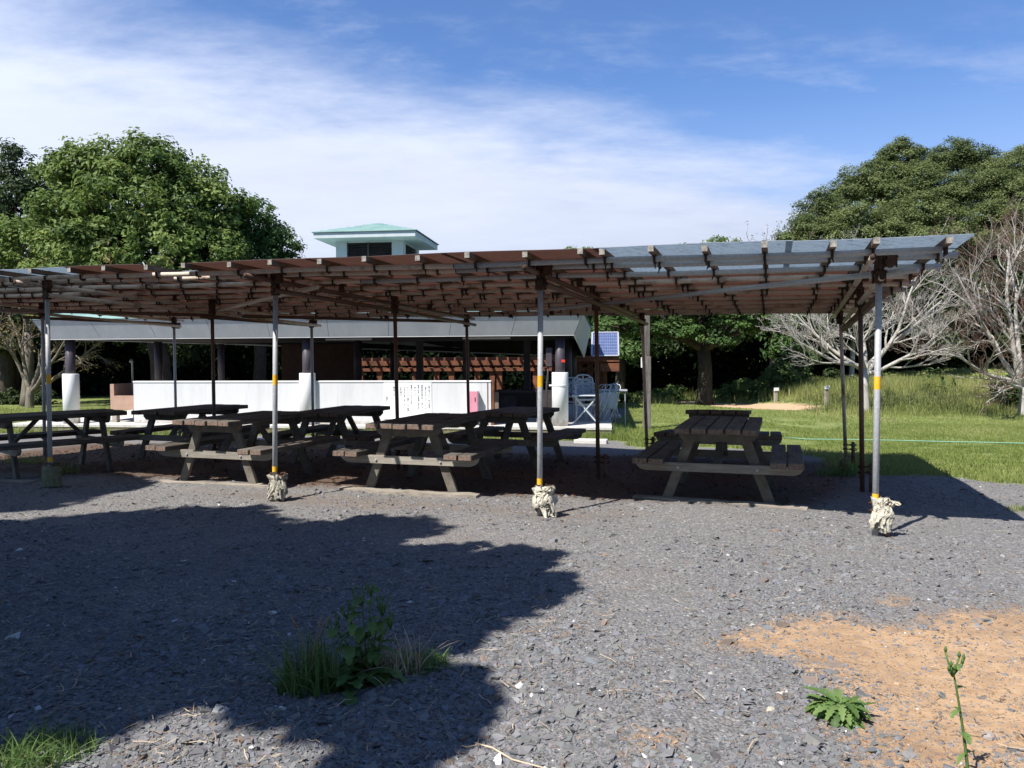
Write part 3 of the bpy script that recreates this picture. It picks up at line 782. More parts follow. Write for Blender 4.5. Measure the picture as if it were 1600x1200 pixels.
# ------------------------------------------------------------------ rags tied round the front feet
def rag(u, v, kind, label, h=.26, rad=.075, sd=0, sack=False):
    rs = random.Random(sd)
    h *= .86; rad *= .74; base = Sg(u+.045, v-.01)
    root = empty('rag_bundle' if not sack else 'sack_wrap', base, -TH, label, 'rag bundle' if not sack else 'sack', None if sack else 'rags tied round the front posts')
    # cloth body: folded skirt
    nth, nz = 56, 22; vs = []; fs = []
    ph = [rs.random()*6.28 for _ in range(6)]
    for iz in range(nz):
        t = iz/(nz-1)
        for k in range(nth):
            a = 2*math.pi*k/nth
            if sack:
                prof = .082*(1-.15*abs(t-.35)) + .012*math.sin(3*a+ph[0]+t*3) + .006*math.sin(11*a+ph[1]+t*9)
                zc = .02+ t*h + .018*math.sin(2*a+ph[2])*t
            else:
                waist = .62 + .38*abs(t-.70)/.30 if t > .40 else 1.0 - .05*t
                prof = rad*waist + .013*math.sin(7*a+ph[0]+t*2.4) + .009*math.sin(13*a+ph[1]-t*3.5) + .012*math.sin(2*a+ph[2]+t*4) + .006*math.sin(23*a + t*14)
                zc = t*h + (.04*math.sin(2*a+ph[3]) + .03*math.sin(5*a+ph[4]))*(1-t)**1.5 + .02*math.sin(6*a+ph[5])*t + (.03 if not sack else 0)
            ex = 1.35
            vs.append((prof*ex*math.cos(a), prof*.95*math.sin(a), max(zc, .004)))
    for iz in range(nz-1):
        for k in range(nth):
            k2 = (k+1) % nth; fs.append((iz*nth+k, iz*nth+k2, (iz+1)*nth+k2, (iz+1)*nth+k))
    m = MB(); m.add(vs, fs); m.f.append(tuple((nz-1)*nth+k for k in range(nth))); m.m.append(0)
    m.build('cloth', M[kind], root, smooth=True)
    if not sack:
        # strips of cloth wound round and hanging in tails
        def strip(m, pts, w, th, tw=0.):
            pts = [np.array(p, float) for p in pts]; n_ = len(pts); vs = []
            for q, p in enumerate(pts):
                d = pts[min(q+1, n_-1)] - pts[max(q-1, 0)]; d /= np.linalg.norm(d) + 1e-9
                r_ = np.array([p[0], p[1], 0]); r_ /= np.linalg.norm(r_) + 1e-9
                x = np.cross(d, r_); x /= np.linalg.norm(x) + 1e-9; y = np.cross(x, d)
                a = tw*q/n_; x, y = x*math.cos(a) + y*math.sin(a), y*math.cos(a) - x*math.sin(a)
                ww = w[q] if hasattr(w, '__len__') else w
                for e, f_ in ((-1, 0), (-.4, 1.2), (.1, -.6), (.5, 1.), (1, 0)): vs.append(p + x*ww*e*.5 + y*th*f_)
                for e, f_ in ((1, -.9), (.5, .1), (.1, -1.5), (-.4, .3), (-1, -.9)): vs.append(p + x*ww*e*.5 + y*th*f_)
            fs = [(q*10+k, q*10+(k+1) % 10, q*10+10+(k+1) % 10, q*10+10+k) for q in range(n_-1) for k in range(10)]
            fs += [tuple(range(10))[::-1], tuple((n_-1)*10+k for k in range(10))]
            m.add(vs, fs)
        k_ = MB()
        for j in range(4):
            z0 = h*(.50 + .12*j); rr = rad*(.86 + .1*rs.random())
            strip(k_, [(rr*1.36*math.cos(t_), rr*1.02*math.sin(t_), z0 + .03*math.sin(t_ + j*1.9)) for t_ in np.linspace(0, 6.3, 20)], [.038+.012*math.sin(q*1.3+j) for q in range(20)], .006)
        k_.build('wound_strip', M[kind], root)
        for j in range(5):
            a0 = -2.8 + j*.62 + rs.uniform(-.15, .15); L = rs.uniform(.09, .20); z0 = h*rs.uniform(.7, .95); r0 = rad*.95; out = rs.uniform(.0, .022)
            pts = []
            for q in range(9):
                t = q/8; r_ = r0 + .016*math.sin(t*2.6) + out*t**2
                pts.append((r_*1.3*math.cos(a0+.3*math.sin(t*3+j)), r_*math.sin(a0+.3*math.sin(t*3+j)), max(z0 - L*t, .008 + .004*math.sin(q))))
            t_ = MB(); strip(t_, pts, [.075*(1-.40*q/8)+.014*math.sin(q*2.2+j) for q in range(9)], .006, rs.uniform(-.8, .8)); t_.build('tail', M[kind], root)
        f_ = MB()
        for j in range(9):
            a = rs.uniform(0, 6.28); c = np.array([.045*math.cos(a)+.04, .025*math.sin(a), h*.90])
            e = c + np.array([rs.uniform(-.05, .06), rs.uniform(-.045, .02), rs.uniform(.0, .045)])
            strip(f_, [c, (c*.6+e*.4)+np.array([0, 0, .018]), (c*.2+e*.8)+np.array([0, 0, .012]), e], [.03, .04, .03, .012], .006, rs.uniform(-1, 1))
        f_.build('frayed_knot', M[kind], root)
    return root
rag(-5.62, -.06, 'sack', 'olive cloth sack pulled round the foot of the shaded left front post', .24, .09, 3, True)
rag(-2.76, 0, 'rag_grey', 'grey and cream rags knotted round the front post beside the left sunlit picnic table', .25, .085, 4)
rag(0, 0, 'rag', 'cream rag bundle with long trailing tails round the front post in the middle', .27, .085, 5)
rag(2.73, 0, 'rag', 'cream rag wrapped round the foot of the right front post, farthest right', .27, .058, 6)
for o in COL.objects:
    if o.get('label', '').startswith('cream rag wrapped round'): o.location.z += .035

# ------------------------------------------------------------------ picnic tables
def make_table():
    root = empty('picnic_table', (0, 0, 0))
    m = MB(); W = .142
    for k in range(5):
        x = (k-2)*.156; dl = [.0, .012, -.006, .008, -.01][k]
        m.box((x-W/2, -.80+dl, .680+.002*(k % 2)), (x+W/2, .80+dl*.5, .735+.002*((k*3) % 2)), 0, .006, 'y', 1)
    m.build('tabletop', [M['table_wood'], M['table_end']], root)
    for sx in (-1, 1):
        m = MB()
        for j, xc in enumerate((.555, .710)):
            m.box((sx*xc-.071, -.80+.01*j, .382), (sx*xc+.071, .80-.012*j, .438+.002*j), 0, .006, 'y', 1)
        m.build('seat', [M['table_wood'], M['table_end']], root)
    for sy in (-1, 1):
        y0 = sy*.525
        for sx in (-1, 1):
            m = MB(); m.bar((sx*.50, y0, -.03), (sx*.235, y0, .678), .095, .045, up=(0, 1, 0), bev=.004)
            m.build('leg', M['grey_wood'], root)
        # seat bearer with rounded ends, bolted to the outer face of the legs
        m = MB(); yb = y0 + sy*.047
        prof = []
        for sx in (1, -1):
            for a in np.linspace(0, 90, 6):
                prof.append((sx*(.72 + .06*math.sin(R(90-a))), .300 + .08*(1-math.cos(R(90-a))) if False else .378 - .078*math.sin(R(a))) )
        right = [p for p in prof[:6]]; left = [p for p in prof[6:]][::-1]
        poly = [(-.78, .379)] + left[::-1][0:0] + []
        pts = [(.78, .379)] + [(.78 - .10*(1-math.cos(R(a))), .379 - .082*math.sin(R(a))) for a in np.linspace(20, 90, 5)] + [(-.78 + .10*(1-math.cos(R(a))), .379 - .082*math.sin(R(a))) for a in np.linspace(90, 20, 5)] + [(-.78, .379)]
        nn = len(pts); vs = [(p[0], yb-.0225, p[1]) for p in pts] + [(p[0], yb+.0225, p[1]) for p in pts]
        fs = [tuple(range(nn)), tuple(range(nn, 2*nn))[::-1]] + [(i, n_, nn+n_, nn+i) for i, n_ in ((i, (i+1) % nn) for i in range(nn))]
        m.add(vs, fs); be = m.build('seat_bearer', M['bearer_wood'], root)
        for sx in (-1, 1):
            b_ = MB(); xb = sx*.368; b_.tube([(xb, yb+sy*.0225, .335), (xb, yb+sy*.032, .335)], .014, 10); b_.tube([(xb, yb+sy*.032, .335), (xb, yb+sy*.038, .335)], .009, 8)
            b_.build('bolt', M['galv'], be)
        m = MB(); pts = [(.36, .679), (.36, .64), (.31, .592), (-.31, .592), (-.36, .64), (-.36, .679)]
        nn = 6; yc = y0 + sy*.046
        vs = [(p[0], yc-.022, p[1]) for p in pts] + [(p[0], yc+.022, p[1]) for p in pts]
        m.add(vs, [tuple(range(nn)), tuple(range(nn, 2*nn))[::-1]] + [(i, (i+1) % nn, nn+(i+1) % nn, nn+i) for i in range(nn)])
        m.build('top_cleat', M['grey_wood'], root)
        m = MB(); m.bar((0, sy*.46, .345), (0, sy*.14, .678), .07, .04); m.build('brace', M['grey_wood'], root)
    # middle cleat holding the planks together
    m = MB(); m.box((-.34, -.04, .64), (.34, .04, .679)); m.build('middle_cleat', M['grey_wood'], root)
    return root
proto = make_table()
TABLES = [  # u, v of the centre, turn, tilt, label
    (1.47, 1.64, -.6, 0., 'dark picnic table standing alone at the right end of the front row, seen end on'),
    (1.30, 4.22, 0., -3.6, 'picnic table hidden behind the right front table, only its plank ends showing'),
    (-1.66, 1.345, .8, 0., 'front row picnic table with a sunlit cross beam just left of the middle front post'),
    (-3.96, 1.19, -1.2, 0., 'picnic table with pale worn plank ends between the two left front posts'),
    (-6.75, .95, -24., 0., 'shaded picnic table cut off by the left edge of the photo'),
    (-1.40, 3.66, -2., -.8, 'picnic table at the back in front of the pink cabinet and doorway'),
    (-3.84, 3.15, 2.2, 0., 'picnic table at the back in front of the white wall, left of the sign board'),
    (-6.22, 2.92, 0., 0., 'picnic table at the back left below the left end of the white wall'),
]
for i, (u, v, turn, tilt, lab) in enumerate(TABLES):
    t = proto if i == 0 else copy_tree(proto)
    p = Sg(u, v); t.location = p; t.rotation_euler = (R(tilt), 0, -TH + R(turn))
    if tilt < -2: t.location.z = p[2] + .01
    tag(t, lab, 'picnic table', 'picnic tables under the shelter')

# bleached sleepers under the front legs
def sleeper(a, b, w, lab, sd=0):
    rs = random.Random(sd); a = np.array(a); b = np.array(b); d = b-a; L = np.linalg.norm(d); d /= L; n_ = np.array([-d[1], d[0], 0])
    m = MB(); k = 14; vs = []; 
    for i in range(k+1):
        t = i/k; c = a + d*L*t; wj = w*(.5+.06*rs.uniform(-1, 1)); zz = float(gz(c[0], c[1])) + .028 + .006*rs.uniform(-1, 1)
        e = -.04
        vs += [(*(c - n_*wj)[:2], zz-.07), (*(c + n_*wj)[:2], zz-.07), (*(c + n_*wj*.96)[:2], zz+.004*rs.uniform(-1, 1)), (*(c - n_*wj*.96)[:2], zz-.004)]
    fs = []
    for i in range(k):
        for j in range(4): fs.append((i*4+j, i*4+(j+1) % 4, (i+1)*4+(j+1) % 4, (i+1)*4+j))
    fs += [(0, 3, 2, 1), (k*4, k*4+1, k*4+2, k*4+3)]
    m.add(vs, fs); o = m.build('timber_sleeper', M['sleeper_wood'])
    tag(o, lab, 'timber sleeper', 'sleepers under the picnic table legs')
sleeper(ground_at(533, 765), ground_at(747, 777), .13, 'bleached sleeper lying under the front legs of the middle picnic table', 1)
sleeper(ground_at(246, 755), ground_at(432, 762), .12, 'bleached sleeper under the front legs of the picnic table between the left posts', 2)
sleeper(ground_at(990, 778), ground_at(1262, 797), .12, 'shaded sleeper under the front legs of the lone right picnic table', 3)
sleeper(ground_at(-60, 752), ground_at(52, 755), .12, 'shaded sleeper under the picnic table at the left edge', 4)

# ------------------------------------------------------------------ cooking pavilion
BR = np.array([2.2, 17.48]); BA = math.atan2(-.118, .993)
GB = -.362
bu = np.array([math.cos(BA), math.sin(BA)]); bv = np.array([-math.sin(BA), math.cos(BA)])
def BW(lx, ly, lz): # building frame to world
    p = BR + bu*lx + bv*ly; return np.array([p[0], p[1], GB + lz])
def bpx(u, v, ly):  # point seen at a pixel on the plane at depth ly
    r = ray(u, v); C = np.array([0, 0]); t = (ly - (C-BR) @ bv)/(r[:2] @ bv)
    p = r[:2]*t - BR; return p @ bu, HC + r[2]*t - GB
pav = empty('cooking_pavilion', (BR[0], BR[1], GB), BA, 'long low open cooking pavilion with a pale sloping fascia, green hipped roof and louvred cupola', 'pavilion')

m = MB(); m.box((-14.7, 0, -.3), (0, 8.6, .135)); m.build('plinth', M['dark_concrete'], pav)
m = MB()
xs_ = np.linspace(-14.72, .02, 9)
for a, b in zip(xs_[:-1], xs_[1:]): m.box((a+.003, -.02, .135), (b-.003, 8.62, .192))
m.build('floor_slab', M['concrete_top'], pav)
m = MB(); m.box((-11.59, .40, .19), (-2.755, .55, 1.19)); m.build('front_wall', M['white_wall'], pav)
m = MB(); m.box((-11.60, .385, 1.19), (-2.75, .565, 1.228), bev=.006); m.build('wall_coping', M['white_paint'], pav)
m = MB(); m.box((-2.75, .42, .19), (-2.69, .56, 1.215)); m.box((-2.84, .385, .19), (-2.825, .40, 1.18)); m.build('wall_end_post', M['cedar'], pav)
# columns
for ly in (.35, 4.2, 8.0):
    for lx in (-1.152, -7.145, -13.2):
        m = MB(); m.tube([(lx, ly, 1.0), (lx, ly, 2.26)], .112, 20)
        c = m.build('column', M['steel_dark'], pav, smooth=True)
        if ly < 1:
            m = MB(); m.tube([(lx, ly, .19), (lx, ly, 1.40), (lx, ly, 1.415)], [.187, .187, .178], 32, cap=True)
            cb = m.build('column_base', M['column_paint'], c, smooth=True)
            for p in cb.data.polygons: p.use_smooth = abs(p.normal.z) < .5
for lx, lz in ((-2.4, 0), (-4.2, 0), (-5.6, 0)):
    m = MB(); m.box((lx-.09, 5.2, .19), (lx+.09, 5.4, 2.25)); m.build('inner_post', M['steel_dark'], pav)
# strap, box and conduit on the right column
m = MB(); m.tube([(-1.152, .35, 1.10), (-1.152, .35, 1.135)], .196, 32); m.box((-1.40, .30, 1.10), (-1.34, .40, 1.135)); m.build('column_strap', M['white_paint'], pav, smooth=False)
m = MB(); m.box((-1.47, .30, 1.55), (-1.33, .44, 1.98), bev=.01); m.build('meter_box', M['steel_dark'], pav)
m = MB(); m.tube([(-1.43, .36, 1.56), (-1.43, .36, 1.4), (-1.46, .36, 1.1), (-1.46, .36, .19)], .022, 8); m.build('conduit', M['steel_dark'], pav, smooth=True)
m = MB(); lx, lz = bpx(880, 564, .22); m.box((lx-.04, .225, lz-.03), (lx+.04, .24, lz+.03)); m.build('red_tag', M['red'], pav)
# soffit, splayed fascia, roof
x0, x1, y0, y1 = -13.62, -.82, .1, 8.4
zb, zt, ov = 2.27, 2.72, .20
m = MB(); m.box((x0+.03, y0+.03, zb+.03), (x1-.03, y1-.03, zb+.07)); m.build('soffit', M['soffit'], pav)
m = MB()
def fascia_run(pa, pb, ta, tb, n):
    pa, pb, ta, tb = map(np.array, (pa, pb, ta, tb))
    inn = np.cross(pb-pa, ta-pa); inn = inn/np.linalg.norm(inn)*.02
    for i in range(n):
        g_ = .0045/np.linalg.norm(pb-pa)
        a, b = i/n + g_, (i+1)/n - g_
        q = [pa+(pb-pa)*a, pa+(pb-pa)*b, ta+(tb-ta)*b, ta+(tb-ta)*a]
        vs = q + [p + inn for p in q]
        m.add(vs, [(0,1,2,3), (7,6,5,4), (0,4,5,1), (1,5,6,2), (2,6,7,3), (3,7,4,0)])
B4 = [(x0,y0,zb),(x1,y0,zb),(x1,y1,zb-.52),(x0,y1,zb)]; T4 = [(x0-ov,y0-ov,zt),(x1+ov,y0-ov,zt),(x1+ov,y1+ov,zt),(x0-ov,y1+ov,zt)]
for i, n in ((0, 9), (1, 5), (2, 9), (3, 5)):
    j = (i+1) % 4; fascia_run(B4[i], B4[j], T4[i], T4[j], n)
m.build('fascia', M['fascia'], pav)
m = MB(); e = .022
Bi = [(x0+e,y0+e,zb+.035),(x1-e,y0+e,zb+.035),(x1-e,y1-e,zb-.485),(x0+e,y1-e,zb+.035)]; Ti = [(x0-ov+e*1.2,y0-ov+e*1.2,zt-.01),(x1+ov-e*1.2,y0-ov+e*1.2,zt-.01),(x1+ov-e*1.2,y1+ov-e*1.2,zt-.01),(x0-ov+e*1.2,y1+ov-e*1.2,zt-.01)]
m.add(Bi+Ti, [(i, (i+1) % 4, 4+(i+1) % 4, 4+i) for i in range(4)]); m.build('fascia_backing', M['soffit'], pav)
m = MB()
for a, b, w_ in ((B4[0], B4[1], 0), (B4[1], B4[2], 1)): m.bar(np.array(a)+(0, 0, -.012), np.array(b)+(0, 0, -.012), .03, .024)
m.build('drip_edge', M['white_paint'], pav)

def hip_roof(name, xa, xb, ya, yb, z, pitch, course, mat, parent, apex=False, th=.03):
    """hipped roof laid in overlapping courses"""
    m = MB(); half = min(xb-xa, yb-ya)/2; n = int(half/course)
    for i in range(n):
        d0, d1 = i*half/n, (i+1)*half/n
        z0, z1 = z + d0*pitch + .014, z + d1*pitch
        ro = [(xa+d0, ya+d0), (xb-d0, ya+d0), (xb-d0, yb-d0), (xa+d0, yb-d0)]
        ri = [(xa+d1, ya+d1), (xb-d1, ya+d1), (xb-d1, yb-d1), (xa+d1, yb-d1)]
        vs = [(*p, z0) for p in ro] + [(*p, z1) for p in ri] + [(*p, z0-.022) for p in ro]
        fs = []
        for k in range(4):
            k2 = (k+1) % 4; fs += [(k, k2, 4+k2, 4+k), (8+k, 8+k2, k2, k)]
        m.add(vs, fs)
    o = m.build(name, mat, parent)
    return z + half*pitch
zr_ = hip_roof('roof', x0-ov-.04, x1+ov+.04, y0-ov-.04, y1+ov+.04, zt+.012, .35, .30, M['green_roof'], pav)
# hip caps
m = MB(); hx = (y1-y0)/2+ov+.04; A = np.array
for c, s_ in (((x0-ov-.04, y0-ov-.04), (1, 1)), ((x1+ov+.04, y0-ov-.04), (-1, 1)), ((x0-ov-.04, y1+ov+.04), (1, -1)), ((x1+ov+.04, y1+ov+.04), (-1, -1))):
    m.bar((c[0], c[1], zt+.03), (c[0]+s_[0]*hx, c[1]+s_[1]*hx, zt+.03+hx*.35), .09, .04)
m.build('hip_cap', M['green_roof'], pav)
# cupola
cx, cy = -6.39, 3.86
cb, ce = 3.35, 4.90     # underside hidden in the roof, eave height above the ground of the building
cup = MB(); h_ = .92
for sx in (-1, 1):
    for sy in (-1, 1):
        a = (cx+sx*h_, cy+sy*h_); w_ = .30
        cup.box((min(a[0], a[0]-sx*w_), min(a[1], a[1]-sy*w_), cb), (max(a[0], a[0]-sx*w_), max(a[1], a[1]-sy*w_), ce))
cup.box((cx-h_+.02, cy-h_+.02, ce-.05), (cx+h_-.02, cy+h_-.02, ce-.003))
cu = cup.build('cupola', M['mint'], pav)
for sy in (-1, 1):
    l = MB()
    for k in range(24):
        z = cb + .3 + k*.058
        if z > ce-.06: break
        yy = cy+sy*(h_-.06)
        l.add([(cx-.62, yy-sy*.03, z+.035), (cx+.62, yy-sy*.03, z+.035), (cx+.62, yy+sy*.03, z), (cx-.62, yy+sy*.03, z), (cx-.62, yy-sy*.03, z+.042), (cx+.62, yy-sy*.03, z+.042), (cx+.62, yy+sy*.03, z+.007), (cx-.62, yy+sy*.03, z+.007)],
              [(0,1,2,3), (7,6,5,4), (3,2,6,7), (0,4,5,1), (1,5,6,2), (0,3,7,4)])
    l.box((cx-.62, cy+sy*(h_-.16)-.01, cb), (cx+.62, cy+sy*(h_-.16)+.01, ce-.06))
    l.box((cx-.06, cy+sy*(h_-.03)-.02, cb), (cx-.01, cy+sy*(h_-.03)+.02, ce-.051))
    l.build('louvre', M['louvre'], cu)
for sx in (-1, 1):
    l = MB()
    for k in range(24):
        z = cb + .3 + k*.058
        if z > ce-.06: break
        xx = cx+sx*(h_-.06)
        l.box((xx-.03, cy-.62, z), (xx+.03, cy+.62, z+.012))
    l.box((cx+sx*(h_-.16)-.01, cy-.62, cb), (cx+sx*(h_-.16)+.01, cy+.62, ce-.06)); l.build('louvre', M['louvre'], cu)
e_ = 1.37
f = MB()
f.add([(cx-h_-.03, cy-h_-.03, ce-.002), (cx+h_+.03, cy-h_-.03, ce-.002), (cx+h_+.03, cy+h_+.03, ce-.002), (cx-h_-.03, cy+h_+.03, ce-.002), (cx-e_, cy-e_, ce+.02), (cx+e_, cy-e_, ce+.02), (cx+e_, cy+e_, ce+.02), (cx-e_, cy+e_, ce+.02),
       (cx-e_, cy-e_, ce+.16), (cx+e_, cy-e_, ce+.16), (cx+e_, cy+e_, ce+.16), (cx-e_, cy+e_, ce+.16)],
      [(0,1,2,3)] + [(4+i, 4+(i+1) % 4, (i+1) % 4, i) for i in range(4)] + [(4+i, 8+i, 8+(i+1) % 4, 4+(i+1) % 4)[::-1] for i in range(4)] + [(8,9,10,11)])
f.build('cupola_eave', M['mint'], cu)
hip_roof('cupola_roof', cx-e_-.04, cx+e_+.04, cy-e_-.04, cy+e_+.04, ce+.175, .31, .17, M['green_roof'], cu)
# panel behind, ceiling tubes
l0, z0_ = bpx(440, 592, 6.3); l1, z1_ = bpx(560, 560, 6.3)
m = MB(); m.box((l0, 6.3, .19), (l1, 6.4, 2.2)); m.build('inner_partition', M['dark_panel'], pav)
for px_ in (545, 760):
    lx, _ = bpx(px_, 535, 2.0); m = MB(); m.box((lx-.6, 1.95, zb-.05), (lx+.6, 2.05, zb-.005)); m.build('ceiling_tube', M['white_paint'], pav)

# things on and in the pavilion
def bthing(name, label, cat, lx, ly, lz=.192, group=None, rz=0.):
    p = BW(lx, ly, lz); return empty(name, p, BA + rz, label, cat, group)
# sign board
lx0, lzb = bpx(600, 656, .38); lx1, lzt = bpx(674, 596, .38); lzb = bpx(640, 655, .38)[1]; lzt = bpx(640, 598, .38)[1]
sw, sh = lx1-lx0, lzt-lzb
sg = bthing('sign_board', 'white board of vertical black Japanese writing on the white pavilion wall', 'sign', (lx0+lx1)/2, .399, lzb)
m = MB(); m.box((-sw/2, -.012, 0), (sw/2, -.001, sh), bev=.002); m.build('board', M['sign'], sg)
COLS = ['公園の場ですから、他の利用者の', '　迷惑にならないようにつかいましょう', '■炊事棟は始末を守って使いましょう', '■炭の始末には灰置場の箱を必ず', '　使いましょう', '■後片づけとゴミの分別を、', '　おしゃべりは、騒がしくない程度', '　できるだけ協力しましょう', '　午後九時まで', '■使用後のかまどの火は必ず消し', '　慎みましょう', '', '　　　　　　　管理人']
vs_, fs_ = [], []
pitch_x = sw*.885/(len(COLS)-1); dg = None
for c, txt in enumerate(COLS):
    if not txt: continue
    fc = bpy.data.curves.new('lettering', 'FONT'); fc.body = '\n'.join(txt); fc.size = .050; fc.space_line = 1.03; fc.align_x = 'CENTER'; fc.resolution_u = 1; fc.offset = .0002
    fo = bpy.data.objects.new('lettering', fc); COL.objects.link(fo)
    bpy.context.view_layer.update(); dg = bpy.context.evaluated_depsgraph_get()
    me = bpy.data.meshes.new_from_object(fo.evaluated_get(dg))
    n0 = len(vs_); xo = sw/2*.90 - c*pitch_x; zo = sh*.90
    vs_ += [(v.co.x + xo, -.0145, v.co.y*sh*.82/.92*.98 + zo) for v in me.vertices]
    fs_ += [tuple(i+n0 for i in p.vertices) for p in me.polygons]
    bpy.data.objects.remove(fo); bpy.data.meshes.remove(me); bpy.data.curves.remove(fc)
m = MB(); m.add(vs_, fs_); m.build('lettering', M['ink'], sg)
# pink cabinet
lx0, _ = bpx(733.5, 640, .20); lx1, _ = bpx(746, 640, .20); lzt = bpx(740, 611, .22)[1]; lzb = bpx(740, 646, .22)[1]
pc = bthing('extinguisher_cabinet', 'faded pink cabinet mounted on the right end of the white pavilion wall', 'cabinet', (lx0+lx1)/2, .399, lzb)
w_ = lx1-lx0; h2 = lzt-lzb
m = MB(); m.box((-w_/2, -.175, 0), (w_/2, -.001, h2), bev=.004); m.build('casing', M['white_paint'], pc)
m = MB(); m.box((-w_/2-.006, -.20, .0), (w_/2+.004, -.177, h2), bev=.004); m.build('door', M['pink'], pc)
m = MB(); m.box((w_*.18, -.212, h2*.55), (w_*.26, -.20, h2*.72)); m.build('handle', M['rust'], pc)
m = MB(); m.box((-w_/2-.02, -.20, -.025), (w_/2+.02, -.001, -.002)); m.build('bracket', M['rust'], pc)
# cooking counters deep inside
def counter(pxa, pxb, pyt, ly, dpt, lab, mat):
    a, zt_ = bpx(pxa, pyt, ly); b, _ = bpx(pxb, pyt, ly)
    t = bthing('cooking_counter', lab, 'counter', (a+b)/2, ly, .192)
    w2 = (b-a)/2; hh = zt_-.192
    m = MB(); m.box((-w2, 0, 0), (w2, dpt, hh-.06)); m.build('counter_base', M[mat], t)
    m = MB(); m.box((-w2-.03, -.04, hh-.058), (w2+.03, dpt+.04, hh)); m.build('counter_top', M['steel_dark'], t)
    m = MB(); m.box((-w2*.8, -.012, .1), (-w2*.05, -.003, hh-.16)); m.build('hatch', M['louvre'], t)
    return t
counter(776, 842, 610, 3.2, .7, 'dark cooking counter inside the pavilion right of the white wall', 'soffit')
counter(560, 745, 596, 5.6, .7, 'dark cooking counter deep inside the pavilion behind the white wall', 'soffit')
lx0, lzt = bpx(772, 613, .9); lx1, lzb = bpx(776, 640, .9)
t = bthing('low_screen', 'short grey brown screen board just inside the doorway of the pavilion', 'screen', lx0, .95, .192)
m = MB(); m.box((-.04, 0, .12), (.10, .03, lzt-.192)); m.build('panel', M['dark_concrete'], t)
m = MB(); m.box((-.02, .005, 0), (.0, .025, .12)); m.box((.06, .005, 0), (.08, .025, .12)); m.build('foot', M['rust'], t)
lx0, lzt = bpx(838, 612, 1.2); lx1, _ = bpx(861, 612, 1.2)
t = bthing('low_screen', 'grey brown block screen behind the white right column of the pavilion', 'screen', lx0, 1.2, .192)
m = MB(); m.box((0, 0, 0), (lx1-lx0+.1, .1, lzt-.192)); m.build('panel', M['dark_concrete'], t)
m = MB(); m.box((-.02, -.03, lzt-.19), (lx1-lx0+.12, .13, lzt-.15)); m.build('cap', M['dark_concrete'], t)

# plastic chairs
def chair_mb():
    parts = {}
    seat = MB()
    n = 9; vs = []; fs = []
    for i in range(n):
        for j in range(n):
            x = (i/(n-1)-.5)*.46; y = (j/(n-1)-.5)*.44
            vs.append((x, y, .42 + .03*(2*x/.46)**2*.6 - .02*(y+.22)))
    for i in range(n-1):
        for j in range(n-1): fs.append((i*n+j, (i+1)*n+j, (i+1)*n+j+1, i*n+j+1))
    nn = len(vs); vs += [(x, y, z-.015) for x, y, z in vs]; fs += [tuple(q+nn for q in f[::-1]) for f in fs]
    seat.add(vs, fs); seat.box((-.235, -.235, .385), (.235, -.215, .432)); parts['seat'] = seat
    back = MB()
    def bp(x, z): return (x, .21 + (z-.42)*.22 - .10*(2*x/.5)**2*.5, z)
    for k in range(7):       # chevron slats
        z = .50 + k*.045
        for sx in (-1, 1): back.bar(bp(sx*.02, z), bp(sx*.20, z+.055), .024, .012, up=(0, 1, 0))
    back.tube([bp(-.24, .42), bp(-.25, .62), bp(-.22, .80), bp(-.12, .87), bp(0, .885), bp(.12, .87), bp(.22, .80), bp(.25, .62), bp(.24, .42)], .020, 8)
    back.bar(bp(0, .44), bp(0, .88), .03, .012, up=(0, 1, 0)); parts['backrest'] = back
    return parts
def make_chair(name='plastic_chair'):
    t = empty(name, (0, 0, 0)); P = chair_mb()
    for k, m in P.items(): m.build(k, M['plastic'], t, smooth=False)
    for sx in (-1, 1):
        for sy in (-1, 1):
            m = MB(); m.tube([(sx*.26, sy*.25+.02, 0), (sx*.235, sy*.215, .41)], [.017, .028], 8); m.build('leg', M['plastic'], t, smooth=True)
        m = MB(); m.tube([(sx*.26, -.24, .40), (sx*.275, -.25, .62), (sx*.27, -.18, .655), (sx*.265, .10, .66), (sx*.25, .22, .64)], .020, 8); m.build('armrest', M['plastic'], t, smooth=True)
    return t
ch = make_chair()
spots = [(-.62, 1.75, .192, 0.2, 'lowest white plastic garden chair of the stack behind the white right column', 'stacked white chairs'),
         (-.62, 1.79, .312, 0.2, 'white plastic garden chair in the middle of the stack behind the right column', 'stacked white chairs'),
         (-.62, 1.83, .432, 0.2, 'topmost white plastic garden chair of the stack behind the right column', 'stacked white chairs'),
         (-.15, 2.75, .192, -1.2, 'white plastic garden chair turned sideways at the back right edge of the pavilion floor', 'stacked white chairs'),
         (-.95, 2.9, .192, .1, 'lower white chair of the pair far back beside the dark rear columns', 'stacked white chairs'),
         (-.95, 2.94, .332, .1, 'upper white chair of the pair far back beside the dark rear columns', 'stacked white chairs')]
for i, (lx, ly, lz, rz, lab, grp) in enumerate(spots):
    c = ch if i == 0 else copy_tree(ch)
    c.location = BW(lx, ly, lz); c.rotation_euler = (0, 0, BA + rz); tag(c, lab, 'plastic chair', grp)
# folding table with crossed legs
t = bthing('folding_table', 'white folding table with crossed legs beside the stacked chairs', 'table', -.58, .95)
m = MB(); m.box((-.32, -.3, .66), (.32, .3, .685), bev=.005); m.build('tabletop', M['plastic'], t)
for sy in (-.22, .22):
    for s_ in (-1, 1):
        m = MB(); m.bar((s_*.30, sy, 0), (-s_*.28, sy, .66), .028, .018, up=(0, 1, 0)); m.build('leg', M['plastic'], t)
